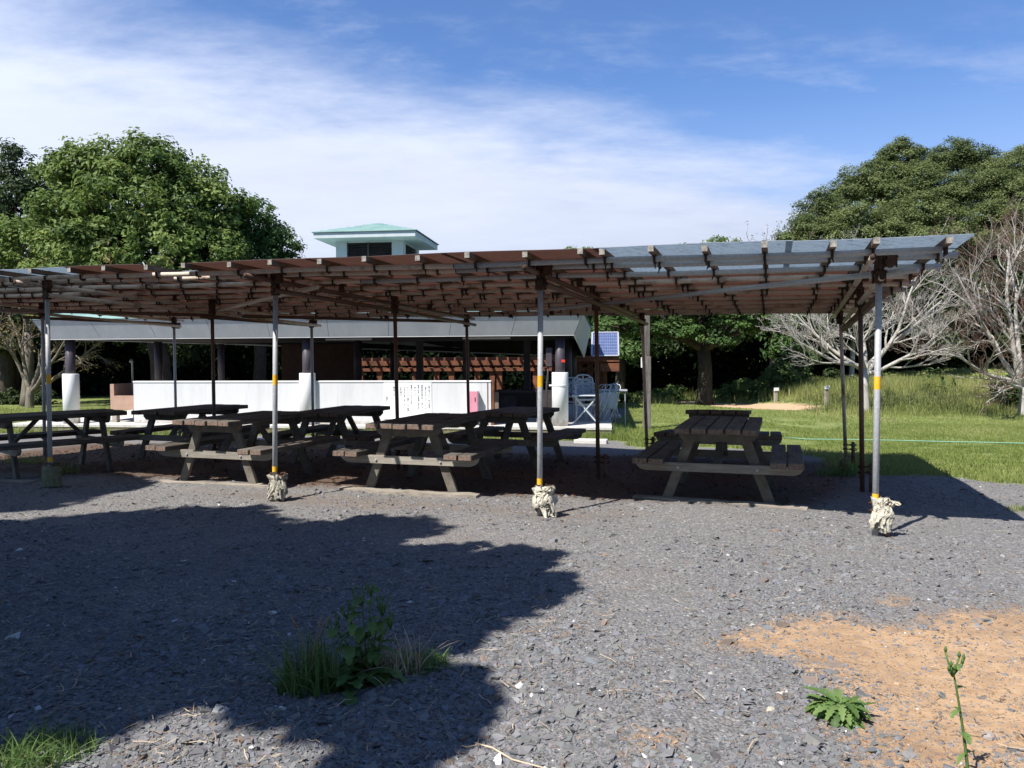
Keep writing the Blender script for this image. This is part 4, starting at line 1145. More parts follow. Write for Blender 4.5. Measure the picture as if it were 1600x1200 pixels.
# bundle of folded chair frames leaning at the floor edge
for k in range(4):
    t = bthing('folded_chair', ['first folded white tube chair leaning against the stack, left of the thin rusty post', 'second folded tube chair of the leaning row, partly behind the rusty post', 'third folded tube chair of the leaning row, just right of the rusty post', 'outermost folded tube chair of the leaning row, nearest the red stool'][k], 'folded chair', -.30 + k*.115, 1.75 + .06*k, .192, 'folded tube chairs leaning in a row', -1.1 + .08*k)
    m = MB()
    for sx in (-1, 1):
        m.tube([(sx*.20, -.30, .0), (sx*.20, -.05, .40), (sx*.195, .10, .82), (sx*.12, .13, .88), (0, .135, .89)], .011, 7)
    m.build('outer_frame', M['plastic'], t, smooth=True)
    m = MB()
    for sx in (-1, 1): m.tube([(sx*.17, -.15, .0), (sx*.17, .0, .45), (sx*.17, .06, .70)], .010, 7)
    m.tube([(-.17, -.15, .01), (.17, -.15, .01)], .010, 7); m.build('inner_frame', M['plastic'], t, smooth=True)
    m = MB(); m.bar((0, -.02, .30), (0, .05, .66), .33, .02, up=(1, 0, 0)); m.build('seat', M['plastic'], t)
# red stool
p = ground_at(953, 655); d_ = 21.3
t = empty('red_stool', BW(.35, 3.9, .05), BA, 'small stool with a bright red seat standing behind the pavilion corner', 'stool')
sx0 = at(951, 640, BW(.35, 3.9, 0)[1]); t.location.x = float(sx0[0])
m = MB(); m.box((-.19, -.16, .56), (.19, .16, .60), bev=.01); m.build('seat', M['red'], t); m = MB(); m.box((-.17, -.155, .45), (.17, -.135, .53)); m.build('rail', M['red'], t)
for sx in (-1, 1):
    for sy in (-1, 1): m = MB(); m.bar((sx*.17, sy*.14, -.08), (sx*.15, sy*.12, .56), .035, .035); m.build('leg', M['tan'], t)
t = empty('side_table', BW(.02, 3.1, .192), BA, 'thin grey topped table at the right edge of the pavilion floor', 'table')
m = MB(); m.box((-.35, -.3, .68), (.42, .3, .71), bev=.004); m.build('tabletop', M['alu'], t)
for sx in (-.3, .36):
    for sy in (-.25, .25): m = MB(); m.tube([(sx, sy, 0 if sx < 0 else -.3), (sx, sy, .68)], .014, 8); m.build('leg', M['alu'], t)
# terracotta sink bench at the left
lx0, lzt = bpx(175, 600, .7); lx1, lzb = bpx(207, 640, .7)
t = bthing('sink_bench', 'brown tiled washing bench left of the white pavilion wall', 'wash bench', lx0, .62)
w_ = lx1-lx0; zt_ = lzt-.192; zb_ = lzb-.192
m = MB(); m.box((0, 0, zb_), (.10, 1.1, zt_)); m.box((.10, .0, zb_), (w_+.25, .08, zb_+(zt_-zb_)*.55)); m.box((.10, 1.02, zb_), (w_+.25, 1.1, zt_)); m.box((.10, .08, zb_), (w_+.25, 1.02, zb_+.08)); m.build('basin', M['terracotta'], t)
for y_ in (.02, .9): m = MB(); m.box((.02, y_, 0), (.14, y_+.14, zb_-.002)); m.build('leg', M['concrete'], t)
m = MB(); m.tube([(.22, .6, zb_+.08), (.22, .6, zt_+.55), (.26, .5, zt_+.6), (.28, .42, zt_+.55)], .025, 10); m.build('tap_pipe', M['galv'], t, smooth=True)

# timber posts, concrete kerbs
p = ground_at(1011, 664); p = p*(19.0/p[1]); p[2] = float(gz(p[0], p[1]))
t = empty('timber_post', p, .1, 'tall grey weathered timber post standing alone on the lawn by the shelter', 'post')
hb = at(1008, 557, p[1])[2]-p[2]; hh = at(1008, 478, p[1])[2]-p[2]
m = MB(); m.box((-.078, -.075, -.1), (.078, .075, hb), bev=.008); m.build('lower_shaft', M['post_wood'], t)
m = MB(); m.box((-.058, -.055, hb), (.058, .055, hh), bev=.008); m.build('upper_shaft', M['post_wood'], t)
z_ = at(1001, 565, p[1])[2]-p[2]; m = MB(); m.box((-.14, -.06, z_-.15), (-.080, .06, z_+.10), bev=.006); m.build('junction_box', M['white_paint'], t)
a = ground_at(898, 692); b = ground_at(949, 693)
m = MB(); m.bar(a+(0, 0, .03), b+(0, 0, .03), .22, .10, bev=.012); o = m.build('kerb_block', M['concrete_top']); tag(o, 'pale concrete kerb block lying in the grass before the pavilion', 'kerb block')
a = at(947, 643, 22.5); b = at(969, 643, 22.5); a[2] = b[2] = gz(a[0], a[1])+.06
m = MB(); m.bar(a, b, .4, .10, bev=.01); o = m.build('concrete_slab', M['concrete_top']); tag(o, 'small white slab lying on the grass behind the red stool', 'slab')

# ------------------------------------------------------------------ timber pergola and hut behind
PD = 30.
def PW(u, v, d=PD): return at(u, v, d)
gP = -.36
pg = empty('timber_pergola', (PW(700, 600)[0], PD, gP), BA, 'red brown timber pergola of posts and rafters seen through the pavilion', 'pergola')
def loc_(p): 
    d = np.array(p) - np.array(pg.location); return np.array([d[0]*math.cos(BA)+d[1]*math.sin(BA), -d[0]*math.sin(BA)+d[1]*math.cos(BA), d[2]])
xa = loc_(PW(545, 600))[0]; xb = loc_(PW(905, 600))[0]
ztop = PW(700, 566)[2] - gP
for yy in (0, 2.4):
    m = MB(); m.box((xa, yy-.06, ztop-.12), (xb, yy+.06, ztop+.06)); m.build('beam', M['cedar'], pg)
    m = MB(); m.box((xa, yy-.05, ztop-.34), (xb, yy+.05, ztop-.22)); m.build('beam', M['cedar'], pg)
for px_ in (557, 588, 646, 681, 705, 746, 770, 781, 826, 838, 879):
    x_ = loc_(PW(px_, 600))[0]
    m = MB(); m.box((x_-.10, -.09+.14, -.1), (x_+.10, .09+.14, ztop-.0)); m.build('post', M['cedar'], pg)
for k in range(22):
    x_ = xa + (xb-xa)*(k+.5)/22
    m = MB(); m.bar((x_, -.7, ztop+.12), (x_, 3.1, ztop+.12), .07, .12); m.build('rafter', M['cedar'], pg)
hut = empty('timber_hut', PW(920, 610, 26.5)*np.array([1, 1, 0]) + np.array([0, 0, gP]), BA, 'brown timber hut with a blue solar panel on its roof, right of the pavilion', 'hut')
def hl(u, v, d=26.5):
    d_ = PW(u, v, d) - np.array(hut.location); return d_[0]*math.cos(BA)+d_[1]*math.sin(BA), d_[2]
xl, _ = hl(862, 600); xr, _ = hl(943, 600); _, zt2 = hl(920, 566)
m = MB(); m.box((xl, .1, 0), (xr-.45, 2.4, zt2)); m.build('wall', M['cedar'], hut)
for px_ in (905, 922, 938, 944):
    x_, _ = hl(px_, 600); m = MB(); m.box((x_-.10, -.12, -.1), (x_+.10, .08, zt2)); m.build('post', M['cedar'], hut)
for z_ in (hl(900, 577)[1], hl(900, 566)[1]):
    m = MB(); m.box((xl, -.10, z_-.06), (xr, .09, z_+.06)); m.build('beam', M['cedar'], hut)
xr2, _ = hl(967, 560)
m = MB(); m.box((hl(900, 560)[0], -.5, zt2+.02), (xr2, 2.9, zt2+.22)); m.box((xr-.1, -.55, zt2-.30), (xr2, -.45, zt2-.03)); m.build('roof', M['cedar'], hut)
zs0 = hl(950, 556)[1]; zs1 = hl(950, 519)[1]; xs0, _ = hl(925, 540); xs1, _ = hl(966, 540)
m = MB(); a = .9
vs = [(xs0, -.55, zs0), (xs1, -.55, zs0), (xs1, .55, zs1), (xs0, .55, zs1)]; nrm = np.cross(np.array(vs[1])-vs[0], np.array(vs[3])-vs[0]); nrm /= np.linalg.norm(nrm)
m.add(vs + [tuple(np.array(p)-nrm*.04) for p in vs], [(0,1,2,3), (7,6,5,4), (0,4,5,1), (1,5,6,2), (2,6,7,3), (3,7,4,0)])
sp = m.build('solar_panel', M['solar'], hut)
m = MB()
for i in range(4): m.bar(np.array(vs[i])+nrm*.006, np.array(vs[(i+1) % 4])+nrm*.006, .05, .03, up=nrm)
m.build('panel_frame', M['alu'], sp)
m = MB()
for x_ in (xs0+.2, xs1-.2): m.bar((x_, .5, zt2+.1), (x_, .5, zs1-.05), .06, .06)
m.build('panel_leg', M['alu'], sp)

# small trail markers, rope on the lawn
for (u, v, hpx, lab) in ((1291, 634, 29, 'white trail marker post on the grassy bank left of the pale bare tree'), (1212, 628, 20, 'small pale trail marker post farther left on the bank')):
    p = ground_at(u, v); t = empty('trail_marker', p, .2, lab, 'marker post', 'trail markers')
    hh = hpx*p[1]/FPX
    m = MB(); m.box((-.05, -.05, -.1), (.05, .05, hh), bev=.005); m.build('post', M['sleeper_wood'], t)
    m = MB(); m.box((-.10, -.075, hh-.06), (.08, -.052, hh+.05), bev=.004); m.build('plate', M['sign'], t)
pts = []
for u, v in [(1228, 689), (1262, 692), (1300, 692.5), (1340, 693), (1400, 694), (1450, 695.5), (1520, 697), (1600, 699), (1700, 702)]:
    p = ground_at(u, v); p[2] += .075; pts.append(p)
m = MB(); m.tube(pts, .011, 6); o = m.build('garden_rope', M['hose'], smooth=True); tag(o, 'pale green rope stretched low across the lawn at the right', 'rope')

# ------------------------------------------------------------------ foliage
def sph(n):
    v = rng.normal(size=(n, 3)); return v/np.linalg.norm(v, axis=1, keepdims=True)

def crown_leaves(lobes, clump_r=.5, density=1.25, leaf=.12, per=70, flat=.7, fill=.25, upbias=.55, tint0=.45, tvar=.16, bottom=-.75, rv=.25):
    Ps, Ns, Ts = [], [], []
    C = np.array([l[0] for l in lobes], float); RR = np.array([np.broadcast_to(l[1], 3) for l in lobes], float)
    for i in range(len(lobes)):
        c, r = C[i], RR[i]
        area = 4*np.pi*((r[0]*r[1])**1.6/3 + (r[0]*r[2])**1.6/3 + (r[1]*r[2])**1.6/3)**(1/1.6)
        n = max(6, int(area*density/(clump_r**2*2.2)))
        d = sph(n); d = d[d[:, 2] > bottom]
        rad = 1 - rv*.6 + rv*rng.random(len(d))
        p = c + d*r*rad[:, None]
        ok = np.ones(len(p), bool)
        for j in range(len(lobes)):
            if j != i: ok &= (((p - C[j])/RR[j])**2).sum(1) > .62
        p, d = p[ok], d[ok]
        nf = int(len(p)*fill)
        if nf:
            d2 = sph(nf); p = np.concatenate([p, c + d2*r*(.35+.4*rng.random((nf, 1)))]); d = np.concatenate([d, d2])
        n = len(p)
        if not n: continue
        cr = clump_r*(.6 + .75*rng.random(n))
        k = (per*(cr/clump_r)**2*(.7+.6*rng.random(n))).astype(int) + 4
        idx = np.repeat(np.arange(n), k); m = len(idx)
        q = sph(m)*(rng.random((m, 1))**.45); q[:, 2] *= flat
        out = d[idx]
        P = p[idx] + q*cr[idx][:, None]
        N = q*.9 + out*.35 + np.array([0, 0, upbias]) + rng.normal(0, .42, (m, 3))
        T = tint0 + (rng.normal(0, tvar, n))[idx] + rng.normal(0, .13, m)
        Ps.append(P); Ns.append(N); Ts.append(T)
    return np.concatenate(Ps), np.concatenate(Ns), np.clip(np.concatenate(Ts), 0, 1)

def add_crown(root, lobes, mat, leaf=.12, name='crown', keepf=None, **kw):
    P, N, T = crown_leaves(lobes, leaf=leaf, **kw)
    if keepf is not None: k = keepf(P); P, N, T = P[k], N[k], T[k]
    P = P - np.array(root.location)
    n = len(P); s = leaf*(.7+.6*rng.random(n))
    V_, F_, T_ = cards(P, N, s*.62, s*.36, T, '', None)
    return big_mesh(name, V_, F_, 4, mat, root, {'tint': T_})

def limb(m, a, b, r0, r1, bend=.12, n=7, sides=8, rs=None):
    a = np.array(a, float); b = np.array(b, float); L = np.linalg.norm(b-a)
    o = (rs or random); w = np.array([o.uniform(-1, 1), o.uniform(-1, 1), o.uniform(-.3, .8)])*bend*L
    w2 = np.array([o.uniform(-1, 1), o.uniform(-1, 1), o.uniform(-1, 1)])*bend*.35*L
    pts = []; rad = []
    for i in range(n):
        t = i/(n-1); pts.append(a + (b-a)*t + w*math.sin(math.pi*t)*.8 + w2*math.sin(2*math.pi*t)); rad.append(r0 + (r1-r0)*t**.8)
    m.tube(pts, rad, sides); return pts

def pxlobes(lst, squash=.85):
    """(u, v, radius in photo pixels, distance)"""
    out = []
    for u, v, r, d in lst:
        rr = r*d/FPX; out.append((at(u, v, d), np.array([rr, rr, rr*squash])))
    return out

def tree(name, label, cat, base, lobes, mat, bark, trunk_r=.25, fork=.35, group=None, limbs=True, **kw):
    base = np.array(base, float); root = empty(name, base, 0, label, cat, group)
    C = np.array([l[0] for l in lobes]); top = C.mean(0)
    fk = base + (top-base)*fork; m = MB(); rs = random.Random(len(label))
    z = np.array([0, 0, 0.])
    pts = [z + np.array([0, 0, -.2]), (fk-base)*.15, (fk-base)*.6 + np.array([.05, .03, 0]), fk-base]
    m.tube(pts, [trunk_r*1.45, trunk_r*1.08, trunk_r*.95, trunk_r*.9], 14)
    if limbs:
        for l in lobes:
            e = np.array(l[0]) - base + np.array(l[1])*np.array([0, 0, .2])
            p = limb(m, (fk-base)*.96, e, trunk_r*.55, trunk_r*.08, .10, 8, 8, rs)
            for q in range(3):
                d = sph(1)[0]; d[2] = abs(d[2])*.6
                limb(m, p[3+q], np.array(l[0]) - base + d*np.array(l[1])*.85, trunk_r*.16, .012, .12, 6, 5, rs)
    m.build('trunk', bark, root, smooth=True)
    add_crown(root, lobes, mat, **kw)
    return root
def gnd(x, y): return (x, y, float(gz(x, y)))
def gbase(u, d):
    p = at(u, 600, d); return gnd(p[0], p[1])

# left side, behind the pavilion
tree('camphor_tree', 'large bright green round crowned tree rising above the left half of the shelter', 'tree', gbase(256, 28.5),
     pxlobes([(222,262,50,29),(150,272,52,29),(105,330,48,28.5),(190,325,62,28),(285,305,60,29),(335,335,48,29.5),(250,375,66,28),(165,395,58,27.5),(330,395,52,29),(110,400,50,28.5),(88,262,24,29),(265,250,28,29.4),(375,318,20,29.5),(200,450,90,28.5),(310,450,80,29),(120,455,70,29)]),
     M['leaf_camphor'], M['bark_dark'], .36, .42, clump_r=.42, leaf=.15, per=60, tint0=.52, tvar=.23, density=1.35, fill=.5, rv=.5)
tree('broadleaf_tree', 'smaller dense round tree at the right shoulder of the large bright green tree', 'tree', gbase(405, 31),
     pxlobes([(405,350,38,31),(438,385,27,30.6),(385,385,42,31),(420,425,44,31),(372,335,26,31.4),(395,460,60,31)]), M['leaf_mid'], M['bark_dark'], .24, .5, clump_r=.34, leaf=.12, per=52, tint0=.45, tvar=.12, density=1.4, fill=.35)
tree('evergreen_tree', 'dark evergreen tree at the far left edge behind the bright green tree', 'tree', gbase(10, 35),
     pxlobes([(22,262,36,35),(-20,285,60,35),(58,300,32,34.6),(25,335,55,34.5),(-50,360,70,35),(60,365,40,34.8),(20,420,80,35),(-70,440,90,35)]), M['leaf_dark'], M['bark_dark'], .35, .45, clump_r=.5, leaf=.15, per=60, tint0=.45, density=1.2, fill=.35)
tree('young_tree', 'lighter olive green young tree just above the left end of the shelter roof', 'tree', gbase(40, 30),
     pxlobes([(32,375,42,30),(85,392,34,30),(-15,395,45,30),(30,430,55,30),(110,420,40,30.2)]), M['leaf_camphor'], M['bark_tan'], .18, .5, clump_r=.36, leaf=.12, per=50, tint0=.60, density=1.15, fill=.3)
# trees of the wood behind the lawn: middle and right
tree('spreading_tree', 'dark trunked spreading tree standing in the lawn to the right of the timber post', 'tree', ground_at(1101, 632),
     pxlobes([(1100,470,75,28.5),(1010,480,55,28.5),(1180,470,55,28.5),(1050,520,42,28),(1150,500,45,27.6),(1205,510,38,28),(975,515,42,28.5),(1100,415,60,29),(1120,530,26,27.5)], .55), M['leaf_mid'], M['bark_dark'], .26, .62, clump_r=.32, leaf=.125, per=46, flat=.4, tint0=.50, tvar=.16, density=1.15, fill=.25, upbias=1.0, bottom=-.4)
wood = [('tall dark tree of the wood edge behind the hut with the solar panel', [(960,500,60,34),(930,450,60,34.5),(985,545,36,33.4),(1000,450,60,35)], 'leaf_mid'),
        ('leafy dark tree of the wood edge behind the trunk of the spreading tree', [(1070,470,75,35),(1130,450,70,35.5),(1060,530,36,34),(1140,525,40,34)], 'leaf_dark'),
        ('leafy tree of the wood edge between the spreading tree and the pale bare tree', [(1235,500,52,33),(1200,460,60,34),(1280,470,55,34),(1225,545,30,32.2),(1262,535,34,32.6)], 'leaf_mid'),
        ('dark tree of the wood edge right behind the trunk of the pale bare tree', [(1340,480,60,35),(1390,500,60,35.5),(1370,440,60,36),(1330,530,30,34.4)], 'leaf_dark'),
        ('dark tree of the wood edge behind the gap between the two pale bare trees', [(1460,490,62,36),(1520,470,60,36.5),(1430,450,55,36.5),(1480,535,34,35.4)], 'leaf_dark'),
        ('dark tree of the wood edge at the right margin behind the second bare tree', [(1590,480,65,36),(1640,440,70,36.5),(1560,430,55,36.5),(1600,540,36,35.2)], 'leaf_dark'),
        ('dark tree of the wood edge seen under the pavilion roof at its left', [(250,500,90,35),(330,490,80,35),(170,490,80,35),(280,540,40,34)], 'leaf_dark'),
        ('dark tree of the wood edge behind the left bare tree', [(20,500,80,36),(100,490,70,36),(-60,490,80,36),(40,545,40,35)], 'leaf_dark'),
        ('dark tree of the wood edge behind the timber pergola', [(600,500,80,40),(720,490,80,40),(830,500,70,40),(500,500,80,40)], 'leaf_dark')]
for i, (lab, L, mat) in enumerate(wood):
    u = sum(l[0] for l in L)/len(L); d = L[0][3] + .6
    tree('forest_tree', lab, 'tree', gbase(u, d), pxlobes(L, .8), M[mat], M['bark_dark'], .22, .55, 'trees along the edge of the wood', clump_r=.5, leaf=.16, per=52, tint0=.42, tvar=.14, density=1.1, fill=.35, bottom=-.5)
# wind clipped evergreens climbing the slope on the right
hill = [('umbrella shaped evergreen on the skyline with sky showing through its stems', [(1408,234,30,50),(1390,240,17,50),(1430,240,18,50.3)], .30),
        ('broad evergreen at the highest point of the wooded slope', [(1490,238,34,50),(1530,244,26,50.5),(1460,250,26,49.5)], .45),
        ('evergreen on the skyline at the right edge of the photo', [(1580,258,34,49),(1620,250,45,49.5),(1548,262,24,49)], .45),
        ('evergreen on the left shoulder of the slope below the umbrella tree', [(1345,278,36,47),(1375,268,30,47.5),(1318,294,26,46.5)], .5),
        ('dark evergreen at the steep left end of the slope', [(1282,316,30,45),(1262,345,24,44),(1305,330,32,44.5)], .5),
        ('evergreen in the middle of the upper slope', [(1425,282,42,47),(1465,290,36,46.5),(1390,300,34,46)], .5),
        ('wide evergreen on the upper right of the slope', [(1520,285,40,46.5),(1560,292,36,46),(1490,305,34,45.5)], .5),
        ('evergreen low on the right slope beside the reddish twigs', [(1600,310,45,44.5),(1560,335,36,43.5),(1630,340,50,44)], .5),
        ('mid green evergreen in the centre of the slope', [(1440,328,42,43.5),(1480,338,36,43),(1400,335,34,43.5)], .5),
        ('olive evergreen low on the left slope above the blue roof sheets', [(1340,345,40,42.5),(1375,362,36,42),(1300,365,30,42)], .5),
        ('small low evergreen at the foot of the slope left of the others', [(1232,372,28,43),(1258,352,26,43),(1200,392,24,43.5)], .5),
        ('bright evergreen just above the right corner of the shelter roof', [(1440,372,36,41),(1480,380,40,40.5),(1410,395,34,41)], .5),
        ('evergreen behind the reddish twigs at the lower right of the slope', [(1540,385,42,41),(1590,395,46,41),(1510,410,34,40.5)], .5),
        ('shaded evergreen hidden low behind the right corner of the shelter', [(1330,410,44,40.5),(1390,430,44,40.5),(1290,430,40,41)], .5),
        ('shaded evergreen at the foot of the slope behind the second bare tree', [(1460,430,45,40),(1540,440,48,40),(1610,450,50,40)], .5)]
for i, (lab, L, fk) in enumerate(hill):
    u = sum(l[0] for l in L)/len(L); d = L[0][3] + .3
    tree('hill_tree', lab, 'tree', gbase(u, d), pxlobes([(a_, b_+9, c_*1.04, d_) for a_, b_, c_, d_ in L], .74), M['leaf_hill'], M['bark_tan'], .15, fk, 'evergreens on the wooded slope', clump_r=.44, leaf=.112, per=80, flat=.55, tint0=[.5, .38, .6, .44, .34, .55, .42, .62, .5, .56, .4, .64, .48, .4, .36][i], tvar=.17, density=1.5, fill=.75, upbias=1.0, bottom=-.75, rv=.36)
for (u, v, r, d, lab) in ((1130, 380, 18, 42, 'distant treetop just clearing the blue roof sheets in the middle'), (902, 388, 9, 46, 'tiny distant treetop peeping over the brown roof edge')):
    tree('distant_tree', lab, 'tree', gbase(u, d), pxlobes([(u-10, v+4, r, d), (u+12, v+5, r*.9, d), (u, v+r*1.6, r*1.6, d)], .6), M['leaf_camphor'], M['bark_tan'], .12, .6, clump_r=.32, leaf=.12, per=40)

# dark undergrowth inside the wood
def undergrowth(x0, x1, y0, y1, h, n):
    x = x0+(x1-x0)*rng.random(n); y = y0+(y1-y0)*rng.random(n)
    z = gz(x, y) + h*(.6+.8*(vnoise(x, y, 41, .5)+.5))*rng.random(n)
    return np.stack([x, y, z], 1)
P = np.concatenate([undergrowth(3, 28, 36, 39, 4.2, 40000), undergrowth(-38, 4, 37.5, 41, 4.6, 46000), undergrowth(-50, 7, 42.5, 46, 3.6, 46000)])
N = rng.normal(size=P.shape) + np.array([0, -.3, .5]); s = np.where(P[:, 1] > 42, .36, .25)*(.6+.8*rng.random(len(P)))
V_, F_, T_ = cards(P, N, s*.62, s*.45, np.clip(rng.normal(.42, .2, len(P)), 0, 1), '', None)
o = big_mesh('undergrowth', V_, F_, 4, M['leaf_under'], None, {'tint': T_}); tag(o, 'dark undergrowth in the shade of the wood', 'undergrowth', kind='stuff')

# low bushes at the lawn edge
for L, lab, mat in [([(1232,585,30,30),(1208,603,22,29.6),(1250,560,22,30.2),(1178,612,16,29.5)], 'leafy bush climbing at the edge of the wood left of the bare tree', 'leaf_bush'),
               ([(1055,616,14,30.5),(1030,620,12,30.5),(1140,612,14,30.5),(1160,606,14,30.8)], 'low green bushes at the foot of the wood beside the dark trunk', 'leaf_bush'),
               ([(975,622,10,30),(1000,622,9,30),(950,620,10,30.2)], 'strip of low bushes at the lawn edge behind the timber post', 'leaf_bush'),
               ([(1585,612,26,24),(1612,620,30,24),(1570,632,16,23.7)], 'dark green shrub on the bank at the right edge of the photo', 'leaf_mid'),
               ([(1300,598,20,31),(1325,604,16,31)], 'dark shrub in the shade behind the trail marker', 'leaf_dark'),
               ([(20,628,20,31),(70,626,16,31),(-20,625,20,31)], 'low dark bushes behind the left bare tree', 'leaf_dark')]:
    d = L[0][3]; root = empty('leafy_bush', gbase(L[0][0], d), 0, lab, 'bush')
    m = MB(); lb = pxlobes(L, .9)
    for c, r in lb:
        for k in range(4):
            e = c - np.array(root.location) + sph(1)[0]*r*.6; b = e.copy(); b[2] = 0; limb(m, b*.85, e, .02, .006, .1, 5, 5)
    m.build('stem', M['bark_tan'], root, smooth=True)
    add_crown(root, lb, M[mat], leaf=.10, name='foliage', clump_r=.2, per=34, density=1.3, tint0=.5, tvar=.17, fill=.4)

# ------------------------------------------------------------------ bare trees
def bare_tree(name, label, cat, base, trunk, limbs, levels, rad0, bark, seed, twig=None, spread=.75, up=.12, lens=(.62, .55, .5, .45), kids=(6, 5, 5, 3), leaves=None, droop=0., tr_top=None):
    """trunk: list of offsets; limbs: list of (direction, length)"""
    base = np.array(base, float); root = empty(name, base, 0, label, cat); g_ = np.random.default_rng(seed)
    m = MB(); mt = MB(); tips = []
    tp = [np.array(p, float) for p in trunk]
    m.tube([tp[0] + np.array([0, 0, -.2])] + tp, [rad0*1.5] + list(np.linspace(rad0*1.15, rad0*.85, len(tp))), 12)
    def grow(p, d, L, r, lev):
        n = 6 if lev < 2 else 4
        pts = [p]; dd = d.copy(); q = p.copy()
        for i in range(n):
            dd = dd + g_.normal(0, .17 if lev else .11, 3) + np.array([0, 0, up*(.5 if lev < 2 else 1.) - droop*lev*.02]); dd /= np.linalg.norm(dd)
            q = q + dd*L/n; pts.append(q.copy())
        r1 = r*.32 if lev < levels else r*.4
        rad = list(np.linspace(r, max(r1, .0035), n+1))
        (mt if (twig is not None and lev >= levels-1) else m).tube(pts, rad, 8 if lev == 0 else (6 if lev == 1 else (4 if lev == 2 else 3)), cap=False)
        if lev >= levels: tips.append(pts[-1]); return
        k = kids[min(lev, len(kids)-1)]
        for j in range(k):
            t = .22 + .76*(j + g_.random()*.8)/k; f = t*n; i0 = min(int(f), n-1)
            a = pts[i0] + (pts[i0+1]-pts[i0])*(f-i0)
            ax = pts[i0+1]-pts[i0]; ax /= np.linalg.norm(ax)
            s_ = g_.normal(size=3); s_ -= ax*(s_ @ ax); s_ /= np.linalg.norm(s_); s_[2] = s_[2]*.7 + .1
            nd = ax*(1-.2*spread) + s_*spread; nd /= np.linalg.norm(nd)
            rr = (rad[i0]*(1-(f-i0)) + rad[i0+1]*(f-i0))
            grow(a, nd, L*lens[min(lev, len(lens)-1)]*(.7+.6*g_.random())*(1.1-.45*t), rr*.62, lev+1)
    for d, L in limbs:
        d = np.array(d, float); d /= np.linalg.norm(d)
        grow(tp[-1] - np.array([0, 0, .05+.25*g_.random()*min(1., tp[-1][2])]), d, L, rad0*.62*(L/3.)**.35, 0)
    m.build('trunk', bark, root, smooth=True)
    if twig is not None: mt.build('twigs', twig, root, smooth=True)
    if leaves:
        T = np.array(tips); T = T[g_.random(len(T)) < leaves[1]]
        T = np.repeat(T, leaves[2], 0) + g_.normal(0, .07, (len(T)*leaves[2], 3)); k = len(T)
        s = leaves[3]*(.7+.6*g_.random(k))
        V_, F_, T_ = cards(T, g_.normal(size=(k, 3)) + np.array([0, 0, .6]), s*.6, s*.32, g_.random(k), '', None)
        big_mesh('leaf', V_, F_, 4, leaves[0], root, {'tint': T_}).name = 'foliage'
    return root
b1 = ground_at(1352, 642)
bare_tree('bare_tree', 'leafless tree with pale forked trunk behind the right posts of the shelter', 'bare tree', b1,
          [(0, 0, 0), (-.03, .0, .7), (.0, .05, 1.35)],
          [((-1, -.1, .42), 2.7), ((-.8, .4, .75), 2.9), ((-.35, -.2, 1.1), 2.9), ((.15, .3, 1.2), 3.0), ((.65, -.2, .95), 3.3), ((1, .2, .62), 3.5), ((.9, -.5, .35), 2.6), ((-.6, -.7, .7), 2.2)], 4, .115, M['bark_pale'], 3, None, .72, .075, (.56, .52, .50, .48), (7, 7, 5, 4))
b2 = gnd(*at(1598, 600, 22.5)[:2])
bare_tree('bare_tree', 'leafless tree with reddish twigs cut off by the right edge of the photo', 'bare tree', b2,
          [(0, 0, 0), (.05, 0, .6), (.0, .05, 1.0)],
          [((-1, -.1, .35), 3.0), ((-.75, .3, 1.0), 3.8), ((-.4, -.2, 1.4), 4.2), ((.1, .3, 1.3), 4.2), ((.65, -.2, 1.), 3.4), ((-.7, -.6, .16), 2.0), ((-.5, -.6, 1.1), 3.2), ((-.15, 0, 1.4), 4.2)], 4, .11, M['bark_pale'], 8, M['twig_red'], .66, .09, (.60, .55, .50, .48), (7, 6, 5, 4))
bl = ground_at(46, 637)
bare_tree('bare_tree', 'bare tree with a few yellow leaves and a three forked trunk at the far left', 'bare tree', bl,
          [(0, 0, 0), (.02, 0, .45), (.05, 0, .75)],
          [((-.9, .1, 1.1), 3.0), ((-.05, .1, 1.), 3.2), ((.75, -.1, .9), 3.0), ((1.3, .1, .62), 3.4), ((.3, .2, 1.2), 3.8)], 3, .13, M['bark_tan'], 12, None, .72, .03, (.5, .48, .48), (6, 5, 4), (M['leaf_dry'], .5, 3, .09), .6)
bm = gbase(1205, 33)
bare_tree('sparse_tree', 'thin sparse tree with scattered leaves rising above the blue roof sheets', 'sparse tree', bm,
          [(0, 0, 0), (.1, 0, 2.4), (.05, 0, 3.6)],
          [((-.7, 0, 1.), 2.6), ((-.2, .1, 1.), 2.8), ((.5, 0, 1.), 2.9), ((1., .1, .9), 2.8)], 2, .10, M['bark_tan'], 21, None, .6, .06, (.5, .45), (5, 4), (M['leaf_dry'], .8, 3, .09))
bm = gbase(1330, 35)
bare_tree('sparse_tree', 'grey twiggy leafless tree just left of the right corner of the shelter roof', 'sparse tree', bm,
          [(0, 0, 0), (.1, 0, 2.6), (.05, 0, 3.8)],
          [((-.7, 0, 1.), 2.3), ((-.2, .1, 1.), 2.5), ((.4, 0, 1.), 2.4), ((.8, .1, .8), 2.2)], 3, .10, M['bark_pale'], 25, None, .6, .05, (.55, .5, .5), (5, 4, 3))
bm = gbase(215, 24)
bare_tree('sparse_tree', 'dry vine leaved sapling showing through the gap in the front roof edge', 'sparse tree', gbase(112, 27),
          [(0, 0, 0), (.1, 0, 2.4), (.6, 0, 3.7)],
          [((-1.2, 0, .7), 2.2), ((-.2, .1, .8), 1.6), ((.8, 0, .6), 2.2), ((1.6, .1, .5), 3.2)], 2, .07, M['bark_dark'], 31, None, .6, .02, (.5, .45), (5, 4), (M['leaf_dry'], .9, 4, .12))

